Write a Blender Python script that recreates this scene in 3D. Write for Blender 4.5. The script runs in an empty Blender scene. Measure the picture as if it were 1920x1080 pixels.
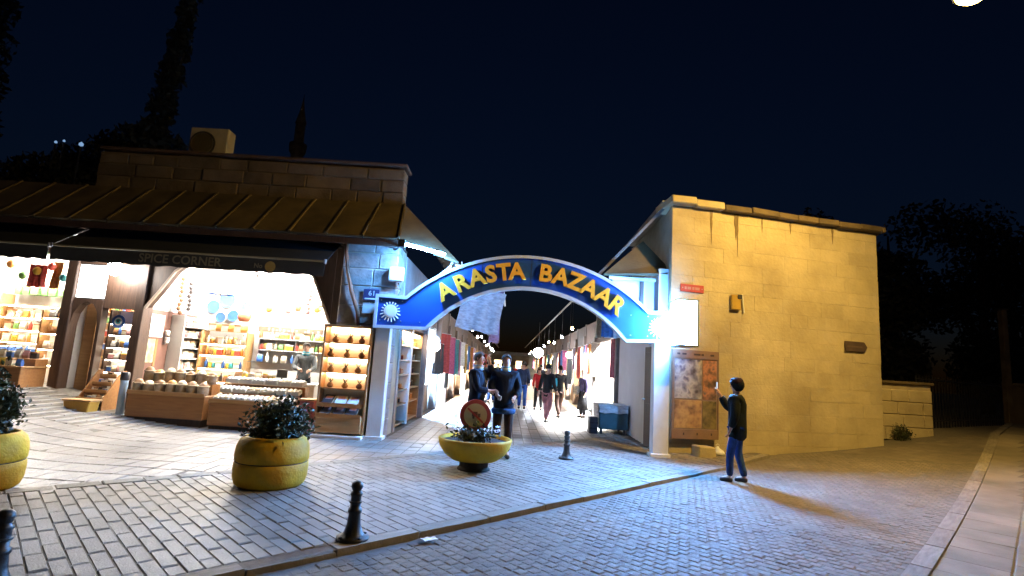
import bpy, bmesh, math, random
from mathutils import Vector, Matrix, Euler

S = bpy.context.scene
ORD = 'first second third fourth fifth sixth seventh eighth ninth tenth eleventh twelfth thirteenth fourteenth fifteenth sixteenth seventeenth eighteenth nineteenth twentieth'.split()
COL = S.collection
R = math.radians
rnd = random.Random(7)

# ------------------------------------------------------------------ camera
CH, PITCH, ROLL = 1.6, math.atan(145 / 1000.0), R(3.5)
_f = Vector((0, math.cos(PITCH), math.sin(PITCH)))
_r0 = Vector((1, 0, 0))
_u0 = _r0.cross(_f)
_r = _r0 * math.cos(ROLL) + _u0 * math.sin(ROLL)
_u = _u0 * math.cos(ROLL) - _r0 * math.sin(ROLL)
cam = bpy.data.cameras.new('camera')
cam.sensor_width = 36.0
cam.lens = 36.0 * 1000 / 1920
cam.clip_start = 0.05
cam.clip_end = 2000
camo = bpy.data.objects.new('camera', cam)
COL.objects.link(camo)
camo.matrix_world = Matrix(((_r.x, _u.x, -_f.x, 0), (_r.y, _u.y, -_f.y, 0), (_r.z, _u.z, -_f.z, CH), (0, 0, 0, 1)))
S.camera = camo

# ------------------------------------------------------------------ night sky
W = bpy.data.worlds.new('World')
S.world = W
W.use_nodes = True
wn, wl = W.node_tree.nodes, W.node_tree.links
wn.clear()
sky = wn.new('ShaderNodeTexSky')
sky.sky_type = 'NISHITA'
sky.sun_disc = False
sky.sun_elevation = R(1.0)
sky.sun_rotation = R(180)
sky.air_density = 1.0
sky.dust_density = 0.4
sky.ozone_density = 4.0
mul = wn.new('ShaderNodeMix')
mul.data_type = 'RGBA'
mul.blend_type = 'MULTIPLY'
mul.inputs['Factor'].default_value = 1.0
mul.inputs['B'].default_value = (0.75, 0.66, 0.85, 1)
bg = wn.new('ShaderNodeBackground')
bg.inputs['Strength'].default_value = 0.006
wo = wn.new('ShaderNodeOutputWorld')
wl.new(sky.outputs['Color'], mul.inputs['A'])
wl.new(mul.outputs['Result'], bg.inputs['Color'])
wl.new(bg.outputs['Background'], wo.inputs['Surface'])

sun = bpy.data.lights.new('moon', 'SUN')
sun.energy = 0.004
sun.angle = R(0.5)
sun.color = (0.75, 0.85, 1.0)
suno = bpy.data.objects.new('moon', sun)
suno.rotation_euler = (R(50), 0, R(20))
COL.objects.link(suno)

S.view_settings.view_transform = 'Standard'
S.view_settings.look = 'None'
S.view_settings.exposure = 1.3
S.view_settings.gamma = 1.0
S.render.engine = 'CYCLES'
S.cycles.use_denoising = True
S.cycles.max_bounces = 6
S.cycles.diffuse_bounces = 3
S.cycles.glossy_bounces = 3
S.cycles.transmission_bounces = 4
S.cycles.sample_clamp_indirect = 4.0
S.cycles.caustics_reflective = False
S.cycles.caustics_refractive = False

# ------------------------------------------------------------------ materials
MATS = {}


def pm(name, c1, c2=None, scale=6.0, rough=0.6, bump=0.0, bscale=None, metal=0.0, jitter=0.0, stretch=(1, 1, 1),
       emit=None, estr=0.0, rvar=0.0, spec=0.5, detail=5.0, trans=0.0, world=False, bdist=0.02):
    if name in MATS:
        return MATS[name]
    m = bpy.data.materials.new(name)
    m.use_nodes = True
    nt = m.node_tree
    n, l = nt.nodes, nt.links
    b = n['Principled BSDF']
    b.inputs['Roughness'].default_value = rough
    b.inputs['Metallic'].default_value = metal
    b.inputs['Specular IOR Level'].default_value = spec
    b.inputs['Transmission Weight'].default_value = trans
    c1 = tuple(c1) + (1,)
    c2 = tuple(c2) + (1,) if c2 else tuple(min(1, v * 0.8) for v in c1[:3]) + (1,)
    tc = n.new('ShaderNodeTexCoord')
    mp = n.new('ShaderNodeMapping')
    mp.inputs['Scale'].default_value = stretch
    if world:
        l.new(n.new('ShaderNodeNewGeometry').outputs['Position'], mp.inputs['Vector'])
    else:
        l.new(tc.outputs['Object'], mp.inputs['Vector'])
    oi = n.new('ShaderNodeObjectInfo')
    add = n.new('ShaderNodeVectorMath')
    add.operation = 'ADD'
    l.new(mp.outputs['Vector'], add.inputs[0])
    sc = n.new('ShaderNodeMath')
    sc.operation = 'MULTIPLY'
    sc.inputs[1].default_value = 0.0 if world else 37.0
    l.new(oi.outputs['Random'], sc.inputs[0])
    l.new(sc.outputs[0], add.inputs[1])
    nz = n.new('ShaderNodeTexNoise')
    nz.inputs['Scale'].default_value = scale
    nz.inputs['Detail'].default_value = detail
    nz.inputs['Roughness'].default_value = 0.6
    l.new(add.outputs[0], nz.inputs['Vector'])
    rp = n.new('ShaderNodeValToRGB')
    rp.color_ramp.elements[0].position = 0.34
    rp.color_ramp.elements[0].color = c2
    rp.color_ramp.elements[1].position = 0.66
    rp.color_ramp.elements[1].color = c1
    l.new(nz.outputs['Fac'], rp.inputs['Fac'])
    col = rp.outputs['Color']
    if jitter:
        ge = n.new('ShaderNodeNewGeometry')
        s1 = n.new('ShaderNodeMath')
        s1.operation = 'ADD'
        l.new(ge.outputs['Random Per Island'], s1.inputs[0])
        l.new(oi.outputs['Random'], s1.inputs[1])
        fr = n.new('ShaderNodeMath')
        fr.operation = 'FRACT'
        l.new(s1.outputs[0], fr.inputs[0])
        mr = n.new('ShaderNodeMapRange')
        mr.inputs['To Min'].default_value = 1 - jitter
        mr.inputs['To Max'].default_value = 1 + jitter
        l.new(fr.outputs[0], mr.inputs['Value'])
        mx = n.new('ShaderNodeVectorMath')
        mx.operation = 'SCALE'
        l.new(col, mx.inputs[0])
        l.new(mr.outputs[0], mx.inputs['Scale'])
        col = mx.outputs[0]
    l.new(col, b.inputs['Base Color'])
    if rvar:
        m2 = n.new('ShaderNodeMapRange')
        m2.inputs['To Min'].default_value = max(0.05, rough - rvar)
        m2.inputs['To Max'].default_value = min(1, rough + rvar)
        l.new(nz.outputs['Fac'], m2.inputs['Value'])
        l.new(m2.outputs[0], b.inputs['Roughness'])
    if bump:
        n2 = n.new('ShaderNodeTexNoise')
        n2.inputs['Scale'].default_value = bscale or scale * 4
        n2.inputs['Detail'].default_value = 4
        l.new(add.outputs[0], n2.inputs['Vector'])
        bp = n.new('ShaderNodeBump')
        bp.inputs['Strength'].default_value = bump
        bp.inputs['Distance'].default_value = bdist
        l.new(n2.outputs['Fac'], bp.inputs['Height'])
        l.new(bp.outputs['Normal'], b.inputs['Normal'])
    if emit:
        b.inputs['Emission Color'].default_value = tuple(emit) + (1,)
        b.inputs['Emission Strength'].default_value = estr
    MATS[name] = m
    return m


def em(name, color, strength):
    if name in MATS:
        return MATS[name]
    m = bpy.data.materials.new(name)
    m.use_nodes = True
    n = m.node_tree.nodes
    n.clear()
    e = n.new('ShaderNodeEmission')
    e.inputs['Color'].default_value = tuple(color) + (1,)
    e.inputs['Strength'].default_value = strength
    o = n.new('ShaderNodeOutputMaterial')
    m.node_tree.links.new(e.outputs[0], o.inputs['Surface'])
    MATS[name] = m
    return m


def glass(name, color=(1, 1, 1), rough=0.02):
    if name in MATS:
        return MATS[name]
    m = bpy.data.materials.new(name)
    m.use_nodes = True
    n, l = m.node_tree.nodes, m.node_tree.links
    n.clear()
    t = n.new('ShaderNodeBsdfTransparent')
    t.inputs['Color'].default_value = tuple(color) + (1,)
    g = n.new('ShaderNodeBsdfGlossy')
    g.inputs['Roughness'].default_value = rough
    fr = n.new('ShaderNodeFresnel')
    fr.inputs['IOR'].default_value = 1.45
    mx = n.new('ShaderNodeMixShader')
    l.new(fr.outputs[0], mx.inputs['Fac'])
    l.new(t.outputs[0], mx.inputs[1])
    l.new(g.outputs[0], mx.inputs[2])
    o = n.new('ShaderNodeOutputMaterial')
    l.new(mx.outputs[0], o.inputs['Surface'])
    MATS[name] = m
    return m


# ------------------------------------------------------------------ mesh helpers
class MB:
    def __init__(self):
        self.v, self.f = [], []

    def add(self, vs, fs):
        o = len(self.v)
        self.v += [tuple(p) for p in vs]
        self.f += [tuple(i + o for i in q) for q in fs]
        return self

    def box(self, x0, x1, y0, y1, z0, z1, M=None):
        vs = [Vector((x, y, z)) for z in (z0, z1) for y in (y0, y1) for x in (x0, x1)]
        if M is not None:
            vs = [M @ p for p in vs]
        return self.add(vs, [(0, 2, 3, 1), (4, 5, 7, 6), (0, 1, 5, 4), (2, 6, 7, 3), (0, 4, 6, 2), (1, 3, 7, 5)])

    def prism(self, poly, d, axis='y', o=0.0):
        """extrude a polygon: axis y -> poly in (x,z); axis z -> (x,y); axis x -> (y,z)"""
        k = len(poly)

        def P(p, t):
            if axis == 'y':
                return (p[0], o + t, p[1])
            if axis == 'z':
                return (p[0], p[1], o + t)
            return (o + t, p[0], p[1])
        vs = [P(p, 0) for p in poly] + [P(p, d) for p in poly]
        fs = [tuple(range(k)), tuple(range(2 * k - 1, k - 1, -1))]
        fs += [(i, i + k, (i + 1) % k + k, (i + 1) % k) for i in range(k)]
        return self.add(vs, fs)

    def strip(self, a, b, d, axis='y', o=0.0):
        """solid band between two polylines a, b of equal length"""
        k = len(a)

        def P(p, t):
            if axis == 'y':
                return (p[0], o + t, p[1])
            if axis == 'z':
                return (p[0], p[1], o + t)
            return (o + t, p[0], p[1])
        vs = [P(p, 0) for p in a] + [P(p, 0) for p in b] + [P(p, d) for p in a] + [P(p, d) for p in b]
        fs = []
        for i in range(k - 1):
            fs += [(i, i + 1, k + i + 1, k + i), (2 * k + i, 3 * k + i, 3 * k + i + 1, 2 * k + i + 1),
                   (i, 2 * k + i, 2 * k + i + 1, i + 1), (k + i, k + i + 1, 3 * k + i + 1, 3 * k + i)]
        fs += [(0, k, 3 * k, 2 * k), (k - 1, 3 * k - 1, 4 * k - 1, 2 * k - 1)]
        return self.add(vs, fs)

    def lathe(self, prof, n=20, c=(0, 0, 0), M=None, sx=1.0, sy=1.0):
        vs, fs = [], []
        k = len(prof)
        for i in range(n):
            a = 2 * math.pi * i / n
            for r, z in prof:
                p = Vector((r * math.cos(a) * sx, r * math.sin(a) * sy, z))
                p = (M @ p) if M is not None else p
                vs.append(p + Vector(c))
        for i in range(n):
            j = (i + 1) % n
            for t in range(k - 1):
                fs.append((i * k + t, j * k + t, j * k + t + 1, i * k + t + 1))
        if prof[0][0] > 1e-4:
            fs.append(tuple(i * k for i in range(n - 1, -1, -1)))
        if prof[-1][0] > 1e-4:
            fs.append(tuple(i * k + k - 1 for i in range(n)))
        return self.add(vs, fs)

    def tube(self, pts, r, n=8):
        pts = [Vector(p) for p in pts]
        k = len(pts)
        rs = r if isinstance(r, (list, tuple)) else [r] * k
        vs, fs = [], []
        up = Vector((0, 0, 1))
        for i, p in enumerate(pts):
            d = (pts[min(i + 1, k - 1)] - pts[max(i - 1, 0)]).normalized()
            ref = up if abs(d.dot(up)) < 0.9 else Vector((1, 0, 0))
            a = d.cross(ref).normalized()
            b = d.cross(a).normalized()
            for j in range(n):
                t = 2 * math.pi * j / n
                vs.append(p + (a * math.cos(t) + b * math.sin(t)) * rs[i])
        for i in range(k - 1):
            for j in range(n):
                q = (j + 1) % n
                fs.append((i * n + j, i * n + q, (i + 1) * n + q, (i + 1) * n + j))
        fs.append(tuple(range(n)))
        fs.append(tuple((k - 1) * n + j for j in range(n - 1, -1, -1)))
        return self.add(vs, fs)

    def quad(self, a, b, c, d):
        return self.add([a, b, c, d], [(0, 1, 2, 3)])

    def slab(self, a, b, c, d, t=0.05):
        """a four-cornered plate with thickness t downwards along its normal"""
        a, b, c, d = map(Vector, (a, b, c, d))
        nrm = (b - a).cross(d - a).normalized() * t
        vs = [a, b, c, d, a - nrm, b - nrm, c - nrm, d - nrm]
        return self.add(vs, [(0, 1, 2, 3), (7, 6, 5, 4), (0, 4, 5, 1), (1, 5, 6, 2), (2, 6, 7, 3), (3, 7, 4, 0)])

    def mesh(self, name, bevel=0.0, smooth=False, seg=1):
        me = bpy.data.meshes.new(name)
        me.from_pydata(self.v, [], self.f)
        bm = bmesh.new()
        bm.from_mesh(me)
        bmesh.ops.remove_doubles(bm, verts=bm.verts, dist=1e-5)
        bmesh.ops.recalc_face_normals(bm, faces=bm.faces)
        if bevel:
            es = [e for e in bm.edges if len(e.link_faces) == 2 and e.calc_face_angle(0) > R(35)]
            bmesh.ops.bevel(bm, geom=es, offset=bevel, segments=seg, affect='EDGES', clamp_overlap=True)
        bm.to_mesh(me)
        bm.free()
        if smooth:
            for p in me.polygons:
                p.use_smooth = True
        me.update()
        return me

    def build(self, name, mat, parent=None, bevel=0.0, smooth=False, seg=1, **kw):
        return ob(name, self.mesh(name, bevel, smooth, seg), mat, parent, **kw)


WORLDP = {}


def ob(name, me, mat=None, parent=None, loc=None, rot=None, scale=None):
    o = bpy.data.objects.new(name, me)
    if mat is not None and me is not None and not me.materials:
        me.materials.append(mat)
    COL.objects.link(o)
    if parent is not None:
        o.parent = parent
        if parent.name in WORLDP:          # parts of a building are given in place coordinates
            o.matrix_parent_inverse = WORLDP[parent.name]
    if loc is not None:
        o.location = loc
    if rot is not None:
        o.rotation_euler = rot
    if scale is not None:
        o.scale = scale
    return o


def tag(o, label, cat, group=None):
    o['label'] = label
    o['category'] = cat
    if group:
        o['group'] = group
    return o


def struct(o):
    o['kind'] = 'structure'
    return o


def stuff(o):
    o['kind'] = 'stuff'
    return o


def empty(name, loc=(0, 0, 0), rz=0.0):
    o = bpy.data.objects.new(name, None)
    COL.objects.link(o)
    o.location = loc
    o.rotation_euler = (0, 0, rz)
    return o


def thing(name, label, cat, loc=(0, 0, 0), rz=0.0, group=None):
    return tag(empty(name, loc, rz), label, cat, group)


def place(name, label, cat, loc, group=None):
    """a thing whose parts are written in coordinates of the place"""
    o = thing(name, label, cat, loc, 0.0, group)
    WORLDP[o.name] = Matrix.Translation(loc).inverted()
    return o


def dup(root, loc, rz=None, label=None, scale=None):
    r = root.copy()
    COL.objects.link(r)
    r.location = loc
    if rz is not None:
        r.rotation_euler = (0, 0, rz)
    if scale is not None:
        r.scale = scale
    if label:
        r['label'] = label
    for ch in list(root.children):
        c = ch.copy()
        COL.objects.link(c)
        c.parent = r
        for g in list(ch.children):
            d = g.copy()
            COL.objects.link(d)
            d.parent = c
    return r


TMP = bpy.data.scenes.new('scratch')


def evaluated(o):
    """mesh of an object with its modifiers or its font outline resolved"""
    TMP.collection.objects.link(o)
    vl = TMP.view_layers[0]
    vl.update()
    dg = vl.depsgraph
    me = bpy.data.meshes.new_from_object(o.evaluated_get(dg), depsgraph=dg)
    TMP.collection.objects.unlink(o)
    bpy.data.objects.remove(o)
    return me


def lettering(name, s, size, mat, parent, loc, rot=(R(90), 0, 0), ext=0.01, fat=0.0, align='CENTER', bev=0.0):
    cu = bpy.data.curves.new(name, 'FONT')
    cu.body = s
    cu.size = size
    cu.extrude = ext
    cu.offset = fat
    cu.bevel_depth = bev
    cu.align_x = align
    cu.align_y = 'CENTER'
    cu.resolution_u = 3
    me = evaluated(bpy.data.objects.new(name, cu))
    me.name = name
    me.materials.clear()
    return ob(name, me, mat, parent, loc=loc, rot=rot)


def gz(x, y=0.0):
    z = 0.0
    if x < -5.5:
        t = min(-5.5 - x, 4.2)
        z += 0.035 * t * t
    if x > 3.5:
        t = min(x - 3.5, 7.8)
        z += 0.0108 * t * t
    return z


def project(p):
    d = Vector(p) - Vector((0, 0, CH))
    w = d.dot(_f)
    if w < 0.1:
        return None
    return 960 + 1000 * d.dot(_r) / w, 540 - 1000 * d.dot(_u) / w


# palette --------------------------------------------------------------------
M_PAVER = pm('paver', (0.26, 0.235, 0.205), (0.15, 0.135, 0.12), 1.1, 0.6, 0.2, 60, jitter=0.13, rvar=0.12, spec=0.35, world=True)
M_SLABP = pm('plaza_stone', (0.25, 0.225, 0.20), (0.15, 0.137, 0.125), 1.0, 0.40, 0.2, 45, jitter=0.13, rvar=0.14, spec=0.45, world=True)
M_COBBLE = pm('cobble', (0.19, 0.165, 0.135), (0.115, 0.10, 0.082), 0.9, 0.72, 0.3, 80, jitter=0.14, rvar=0.1, spec=0.25, world=True)
M_MORTAR = pm('mortar', (0.16, 0.142, 0.12), (0.105, 0.094, 0.08), 20, 0.9, 0.3, 90)
M_KERB = pm('kerb_stone', (0.25, 0.225, 0.19), (0.16, 0.145, 0.12), 4, 0.75, 0.4, 40, jitter=0.2)
M_WALK = pm('sidewalk_slab', (0.24, 0.21, 0.165), (0.14, 0.125, 0.10), 1.2, 0.75, 0.25, 50, jitter=0.1, spec=0.3, world=True)
M_EARTH = pm('earth', (0.06, 0.05, 0.04), (0.04, 0.035, 0.03), 2, 0.95)
M_STONE = pm('wall_stone', (0.53, 0.46, 0.30), (0.34, 0.285, 0.18), 0.75, 0.88, 0.6, 14, jitter=0.06, world=True, detail=8.0)
M_JOINT = pm('wall_joint', (0.46, 0.39, 0.27), (0.36, 0.3, 0.2), 3, 0.95, 0.3, 60)
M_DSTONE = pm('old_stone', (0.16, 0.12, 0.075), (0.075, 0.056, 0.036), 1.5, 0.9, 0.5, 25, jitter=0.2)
M_PIER = pm('pier_stone', (0.36, 0.33, 0.31), (0.2, 0.18, 0.17), 5, 0.9, 0.6, 20)
M_ROOF = pm('lead_roof', (0.14, 0.105, 0.05), (0.065, 0.05, 0.028), 1.5, 0.7, 0.2, 18, jitter=0.12)
M_ROOFG = pm('grey_roof', (0.17, 0.16, 0.14), (0.09, 0.085, 0.075), 1.5, 0.65, 0.2, 18, jitter=0.12)
M_BROWN = pm('brown_wood', (0.07, 0.038, 0.024), (0.04, 0.022, 0.014), 5, 0.55, 0.2, 40, stretch=(6, 6, 0.7))
M_WOOD = pm('counter_wood', (0.36, 0.17, 0.055), (0.27, 0.12, 0.04), 4, 0.45, 0.1, 40, stretch=(0.6, 5, 6))
M_WOODL = pm('shelf_wood', (0.50, 0.29, 0.12), (0.40, 0.22, 0.09), 4, 0.45, 0.1, 40, stretch=(0.6, 5, 6))
M_WHITE = pm('white_plaster', (0.80, 0.79, 0.76), (0.74, 0.73, 0.70), 3, 0.8)
M_COLUMN = pm('white_column', (0.72, 0.74, 0.76), (0.62, 0.64, 0.66), 3, 0.5, 0.1, 30)
M_PINKW = pm('pinkish_wall', (0.17, 0.085, 0.065), (0.14, 0.07, 0.055), 3, 0.7)
M_AWN = pm('awning_cloth', (0.022, 0.026, 0.030), (0.016, 0.019, 0.022), 6, 0.8, 0.2, 60)
M_AWNT = pm('awning_letter', (0.16, 0.15, 0.11), (0.13, 0.12, 0.09), 6, 0.8)
M_RED = pm('red_paint', (0.45, 0.06, 0.04), (0.38, 0.05, 0.035), 6, 0.5)
M_BLUE = pm('arch_blue', (0.018, 0.085, 0.42), (0.015, 0.075, 0.37), 2, 0.4, 0.05, 10)
M_TRIM = pm('arch_trim', (0.55, 0.62, 0.70), (0.5, 0.56, 0.64), 4, 0.4)
M_GOLD = pm('gold_letter', (0.95, 0.45, 0.03), (0.80, 0.36, 0.02), 6, 0.45)
M_YEL = pm('yellow_pot', (0.60, 0.345, 0.01), (0.38, 0.215, 0.012), 2.6, 0.66, 0.35, 30, rvar=0.15, spec=0.3, detail=8.0)
M_BLACK = pm('black_iron', (0.02, 0.02, 0.02), (0.012, 0.012, 0.012), 10, 0.45, 0.2, 60)
M_DARK = pm('dark_metal', (0.05, 0.05, 0.055), (0.035, 0.035, 0.04), 8, 0.45)
M_STEEL = pm('steel', (0.45, 0.46, 0.48), (0.36, 0.37, 0.39), 8, 0.35, metal=0.8)
M_LEAF = pm('shrub_leaf', (0.045, 0.06, 0.02), (0.02, 0.032, 0.012), 5, 0.5, jitter=0.45)
M_TREE = pm('tree_leaf', (0.03, 0.03, 0.018), (0.02, 0.02, 0.012), 5, 0.8, jitter=0.4)
M_BARK = pm('bark', (0.07, 0.05, 0.035), (0.04, 0.03, 0.02), 10, 0.9, 0.5, 30)
M_SOIL = pm('soil', (0.05, 0.035, 0.025), (0.03, 0.022, 0.016), 20, 0.95, 0.5, 60)
M_GREYBOX = pm('grey_casing', (0.48, 0.44, 0.36), (0.40, 0.37, 0.30), 5, 0.6)
M_CREAM = pm('cream_cloth', (0.46, 0.37, 0.25), (0.33, 0.25, 0.16), 14, 0.85, 0.3, 60, jitter=0.15)
L_BLUE = em('blue_white_lamp', (0.13, 0.42, 1.0), 600)
L_TUBE = em('tube_lamp', (0.12, 0.41, 1.0), 950)
L_SHOP = em('shop_tube', (1.0, 0.93, 0.82), 560)
L_SHELF_FILL = em('shelf_fill_glow', (1.0, 0.86, 0.66), 26)  # added glow for the shop shelves, brightens the goods
L_WARM = em('warm_strip', (1.0, 0.78, 0.48), 30)
L_BULB = em('bulb', (1.0, 0.93, 0.85), 90)
L_BULBC = em('cool_bulb', (0.8, 0.9, 1.0), 90)
L_SIGN = em('lit_sign_face', (1.0, 0.98, 0.95), 5)
L_SODIUM = em('sodium_lens', (1.0, 0.56, 0.12), 12)

# ================================================================== THE GROUND
YF = 11.5          # front plane of the shop fronts
SQ = math.sqrt(2)


def uv2xy(u, v):
    return (u - v) / SQ, (u + v) / SQ


def sheet(name, xs, ys, dz, mat, keep=None):
    vs, fs, idx = [], [], {}
    for j, y in enumerate(ys):
        for i, x in enumerate(xs):
            idx[i, j] = len(vs)
            vs.append((x, y, gz(x, y) + dz))
    for j in range(len(ys) - 1):
        for i in range(len(xs) - 1):
            cx, cy = (xs[i] + xs[i + 1]) / 2, (ys[j] + ys[j + 1]) / 2
            if keep is None or keep(cx, cy):
                fs.append((idx[i, j], idx[i + 1, j], idx[i + 1, j + 1], idx[i, j + 1]))
    return struct(MB().add(vs, fs).build(name, mat, smooth=True))


def frange(a, b, s):
    n = int(round((b - a) / s))
    return [a + (b - a) * i / n for i in range(n + 1)]


sheet('ground', [-400, -120, -40, -20] + frange(-14, 16, 0.5) + [24, 50, 120, 400], [-60, -10, 0, 10, 20, 40, 80, 150, 400], -0.16, M_EARTH)


def uvsheet(name, u0, u1, v0, v1, dz, mat, keep=None, su=0.4):
    us, vv = frange(u0, u1, su), frange(v0, v1, 0.4)
    vs, fs = [], []
    for v in vv:
        for u in us:
            x, y = uv2xy(u, v)
            vs.append((x, y, gz(x, y) + dz))
    n = len(us)
    for j in range(len(vv) - 1):
        for i in range(n - 1):
            x, y = uv2xy((us[i] + us[i + 1]) / 2, (vv[j] + vv[j + 1]) / 2)
            if keep is None or keep(x, y):
                fs.append((j * n + i, j * n + i + 1, (j + 1) * n + i + 1, (j + 1) * n + i))
    return struct(MB().add(vs, fs).build(name, mat, smooth=True))


VK, VZ = 4.25, 7.62          # kerb line and the line where the two pavings meet
road = uvsheet('road', -8, 46, 0.95, VK + 0.02, -0.053, M_MORTAR)
road_edge = sheet('roadside', frange(3.0, 24, 0.5), frange(8.5, 40, 0.5), -0.075, M_MORTAR)
pavement = uvsheet('pavement', -8, 14, VK + 0.02, VZ, -0.006, M_MORTAR, lambda x, y: y < 11.9 or x < 3.2)
plaza = sheet('plaza', frange(-14, 3.3, 0.5), frange(-2, 68, 0.5), -0.006, M_MORTAR, lambda x, y: (y - x) / SQ > VZ - 0.25 and (y < 12 or -2.6 < x))
sidewalk = uvsheet('sidewalk', -8, 46, -12, 0.95, 0.035, M_MORTAR, su=0.5)

# bevelled unit paver: footprint 1 x 1 centred, top at z = 0


def unit_piece(name, b=0.06, h=0.05, dome=0.0):
    m = MB()
    o, i = 0.5, 0.5 - b
    vs = [(-o, -o, -h), (o, -o, -h), (o, o, -h), (-o, o, -h), (-o, -o, -0.008), (o, -o, -0.008), (o, o, -0.008), (-o, o, -0.008),
          (-i, -i, 0), (i, -i, 0), (i, i, 0), (-i, i, 0)]
    fs = [(0, 1, 5, 4), (1, 2, 6, 5), (2, 3, 7, 6), (3, 0, 4, 7), (4, 5, 9, 8), (5, 6, 10, 9), (6, 7, 11, 10), (7, 4, 8, 11)]
    if dome:
        vs.append((0, 0, dome))
        fs += [(8, 9, 12), (9, 10, 12), (10, 11, 12), (11, 8, 12)]
    else:
        fs.append((8, 9, 10, 11))
    m.add(vs, fs)
    return m


def lay(pieces, parent, name, mat, limit=300, b=0.05, dome=0.0, rest=None):
    """pieces: (x, y, z, sx, sy, rot). The ones that show largest become parts, the others one mass."""
    def area(p):
        q = project((p[0], p[1], p[2]))
        if q is None or not (-60 < q[0] < 1980 and -60 < q[1] < 1160):
            return 0
        d = math.hypot(p[0], p[1])
        return p[3] * p[4] / d ** 3
    pieces.sort(key=area, reverse=True)
    me = unit_piece(name, b, 0.05, dome).mesh(name)
    me.materials.append(mat)
    for (x, y, z, sx, sy, r) in pieces[:limit]:
        sl = (gz(x + 0.1) - gz(x - 0.1)) / 0.2
        o = ob(name, me, None, parent, (x, y, z), (rnd.gauss(0, 0.006), -math.atan(sl) + rnd.gauss(0, 0.006), r), (sx, sy, 1))
    if len(pieces) > limit:
        m = MB()
        base = unit_piece(name, b, 0.05, dome)
        for (x, y, z, sx, sy, r) in pieces[limit:]:
            M = Matrix.Translation((x, y, z)) @ Euler((rnd.gauss(0, 0.005), rnd.gauss(0, 0.005), r)).to_matrix().to_4x4() @ Matrix.Diagonal((sx, sy, 1, 1))
            m.add([M @ Vector(p) for p in base.v], base.f)
        me2 = bpy.data.meshes.new(rest)
        me2.from_pydata(m.v, [], m.f)
        stuff(ob(rest, me2, mat, parent))


def in_frame_ground(x, y, pad=120):
    q = project((x, y, gz(x, y)))
    return q is not None and -pad < q[0] < 1920 + pad and q[1] < 1080 + pad


# pavement: long narrow setts running across, broken joints
pcs = []
ul = 0
u = -1.2
while u < 13:
    v = VK + 0.17
    ln = 0.2 if ul % 2 else 0.4
    while v < VZ - 0.05:
        l2 = min(ln, VZ - 0.02 - v)
        x, y = uv2xy(u, v + l2 / 2)
        if in_frame_ground(x, y) and (y < 11.3 + max(0, x - 3.4) * 0.24 or -2.4 < x < 3.15):
            pcs.append((x, y, gz(x) + rnd.gauss(0, 0.0018), 0.118 - 0.007, l2 - 0.012, R(45) + rnd.gauss(0, 0.006)))
        v += l2
        ln = 0.4
    u += 0.118
    ul += 1
lay(pcs, pavement, 'paver', M_PAVER, 300, 0.05, rest='far_pavers')

# plaza: courses running towards the shops
pcs = []
cw = 0.215
i = 0
x = -13.0
while x < 3.1:
    y0 = x + VZ * SQ - 0.02
    y = max(y0, -1.0)
    ln = 0.22 if i % 2 else 0.44
    yend = 11.3 if x < -2.35 else 26.0
    while y < yend:
        l2 = min(ln, yend - y)
        if in_frame_ground(x, y):
            pcs.append((x, y + l2 / 2, gz(x) + rnd.gauss(0, 0.0018), cw - 0.008, l2 - 0.012, rnd.gauss(0, 0.005)))
        y += l2
        ln = 0.44
    x += cw
    i += 1
brd = []
u = -2.0
while u < 13.5:
    ln = rnd.uniform(0.36, 0.46)
    bx0, by0 = uv2xy(u + ln / 2, VZ + 0.05)
    if in_frame_ground(bx0, by0):
        brd.append((bx0, by0, gz(bx0) + 0.007 + rnd.gauss(0, 0.0015), ln - 0.01, 0.20, R(45) + rnd.gauss(0, 0.006)))
    u += ln
lay(brd, plaza, 'border_stone', M_KERB, 300, 0.03, rest='far_border_stones')
lay(pcs, plaza, 'plaza_stone', M_SLABP, 300, 0.035, rest='far_plaza_stones')

# road cobbles
pcs = []
for iu in range(int(13 / 0.108)):
    for iv in range(int((VK - 0.97) / 0.108)):
        u, v = 0.6 + iu * 0.108, 1.06 + iv * 0.108 + (0.054 if iu % 2 else 0)
        x, y = uv2xy(u, v)
        if v < VK - 0.06 and in_frame_ground(x, y, 40) and y < 11.4 + (x - 3.4) * 0.24:
            pcs.append((x, y, gz(x) - 0.049 + rnd.gauss(0, 0.002), 0.098 + rnd.gauss(0, 0.003), 0.098 + rnd.gauss(0, 0.003), R(45) + rnd.gauss(0, 0.03)))
lay(pcs, road, 'cobble', M_COBBLE, 300, 0.10, 0.003, rest='far_cobbles')
# larger setts on the verge between the road and the stone house
pcs = []
for ix in range(60):
    for iy in range(40):
        x, y = 3.6 + ix * 0.24, 9.0 + iy * 0.24 + (0.12 if ix % 2 else 0)
        if (y - x) / SQ < VK - 0.1 and (y - x) / SQ > 0.5 and u < 40 and (x + y) / SQ > 13.7 and in_frame_ground(x, y, 40) and y < 11.35 + (x - 3.4) * 0.24:
            pcs.append((x, y, gz(x) - 0.05, 0.226, 0.226, 0))
if pcs:
    lay(pcs, road_edge, 'verge_stone', M_COBBLE, 300, 0.06, rest='far_verge_stones')

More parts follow.
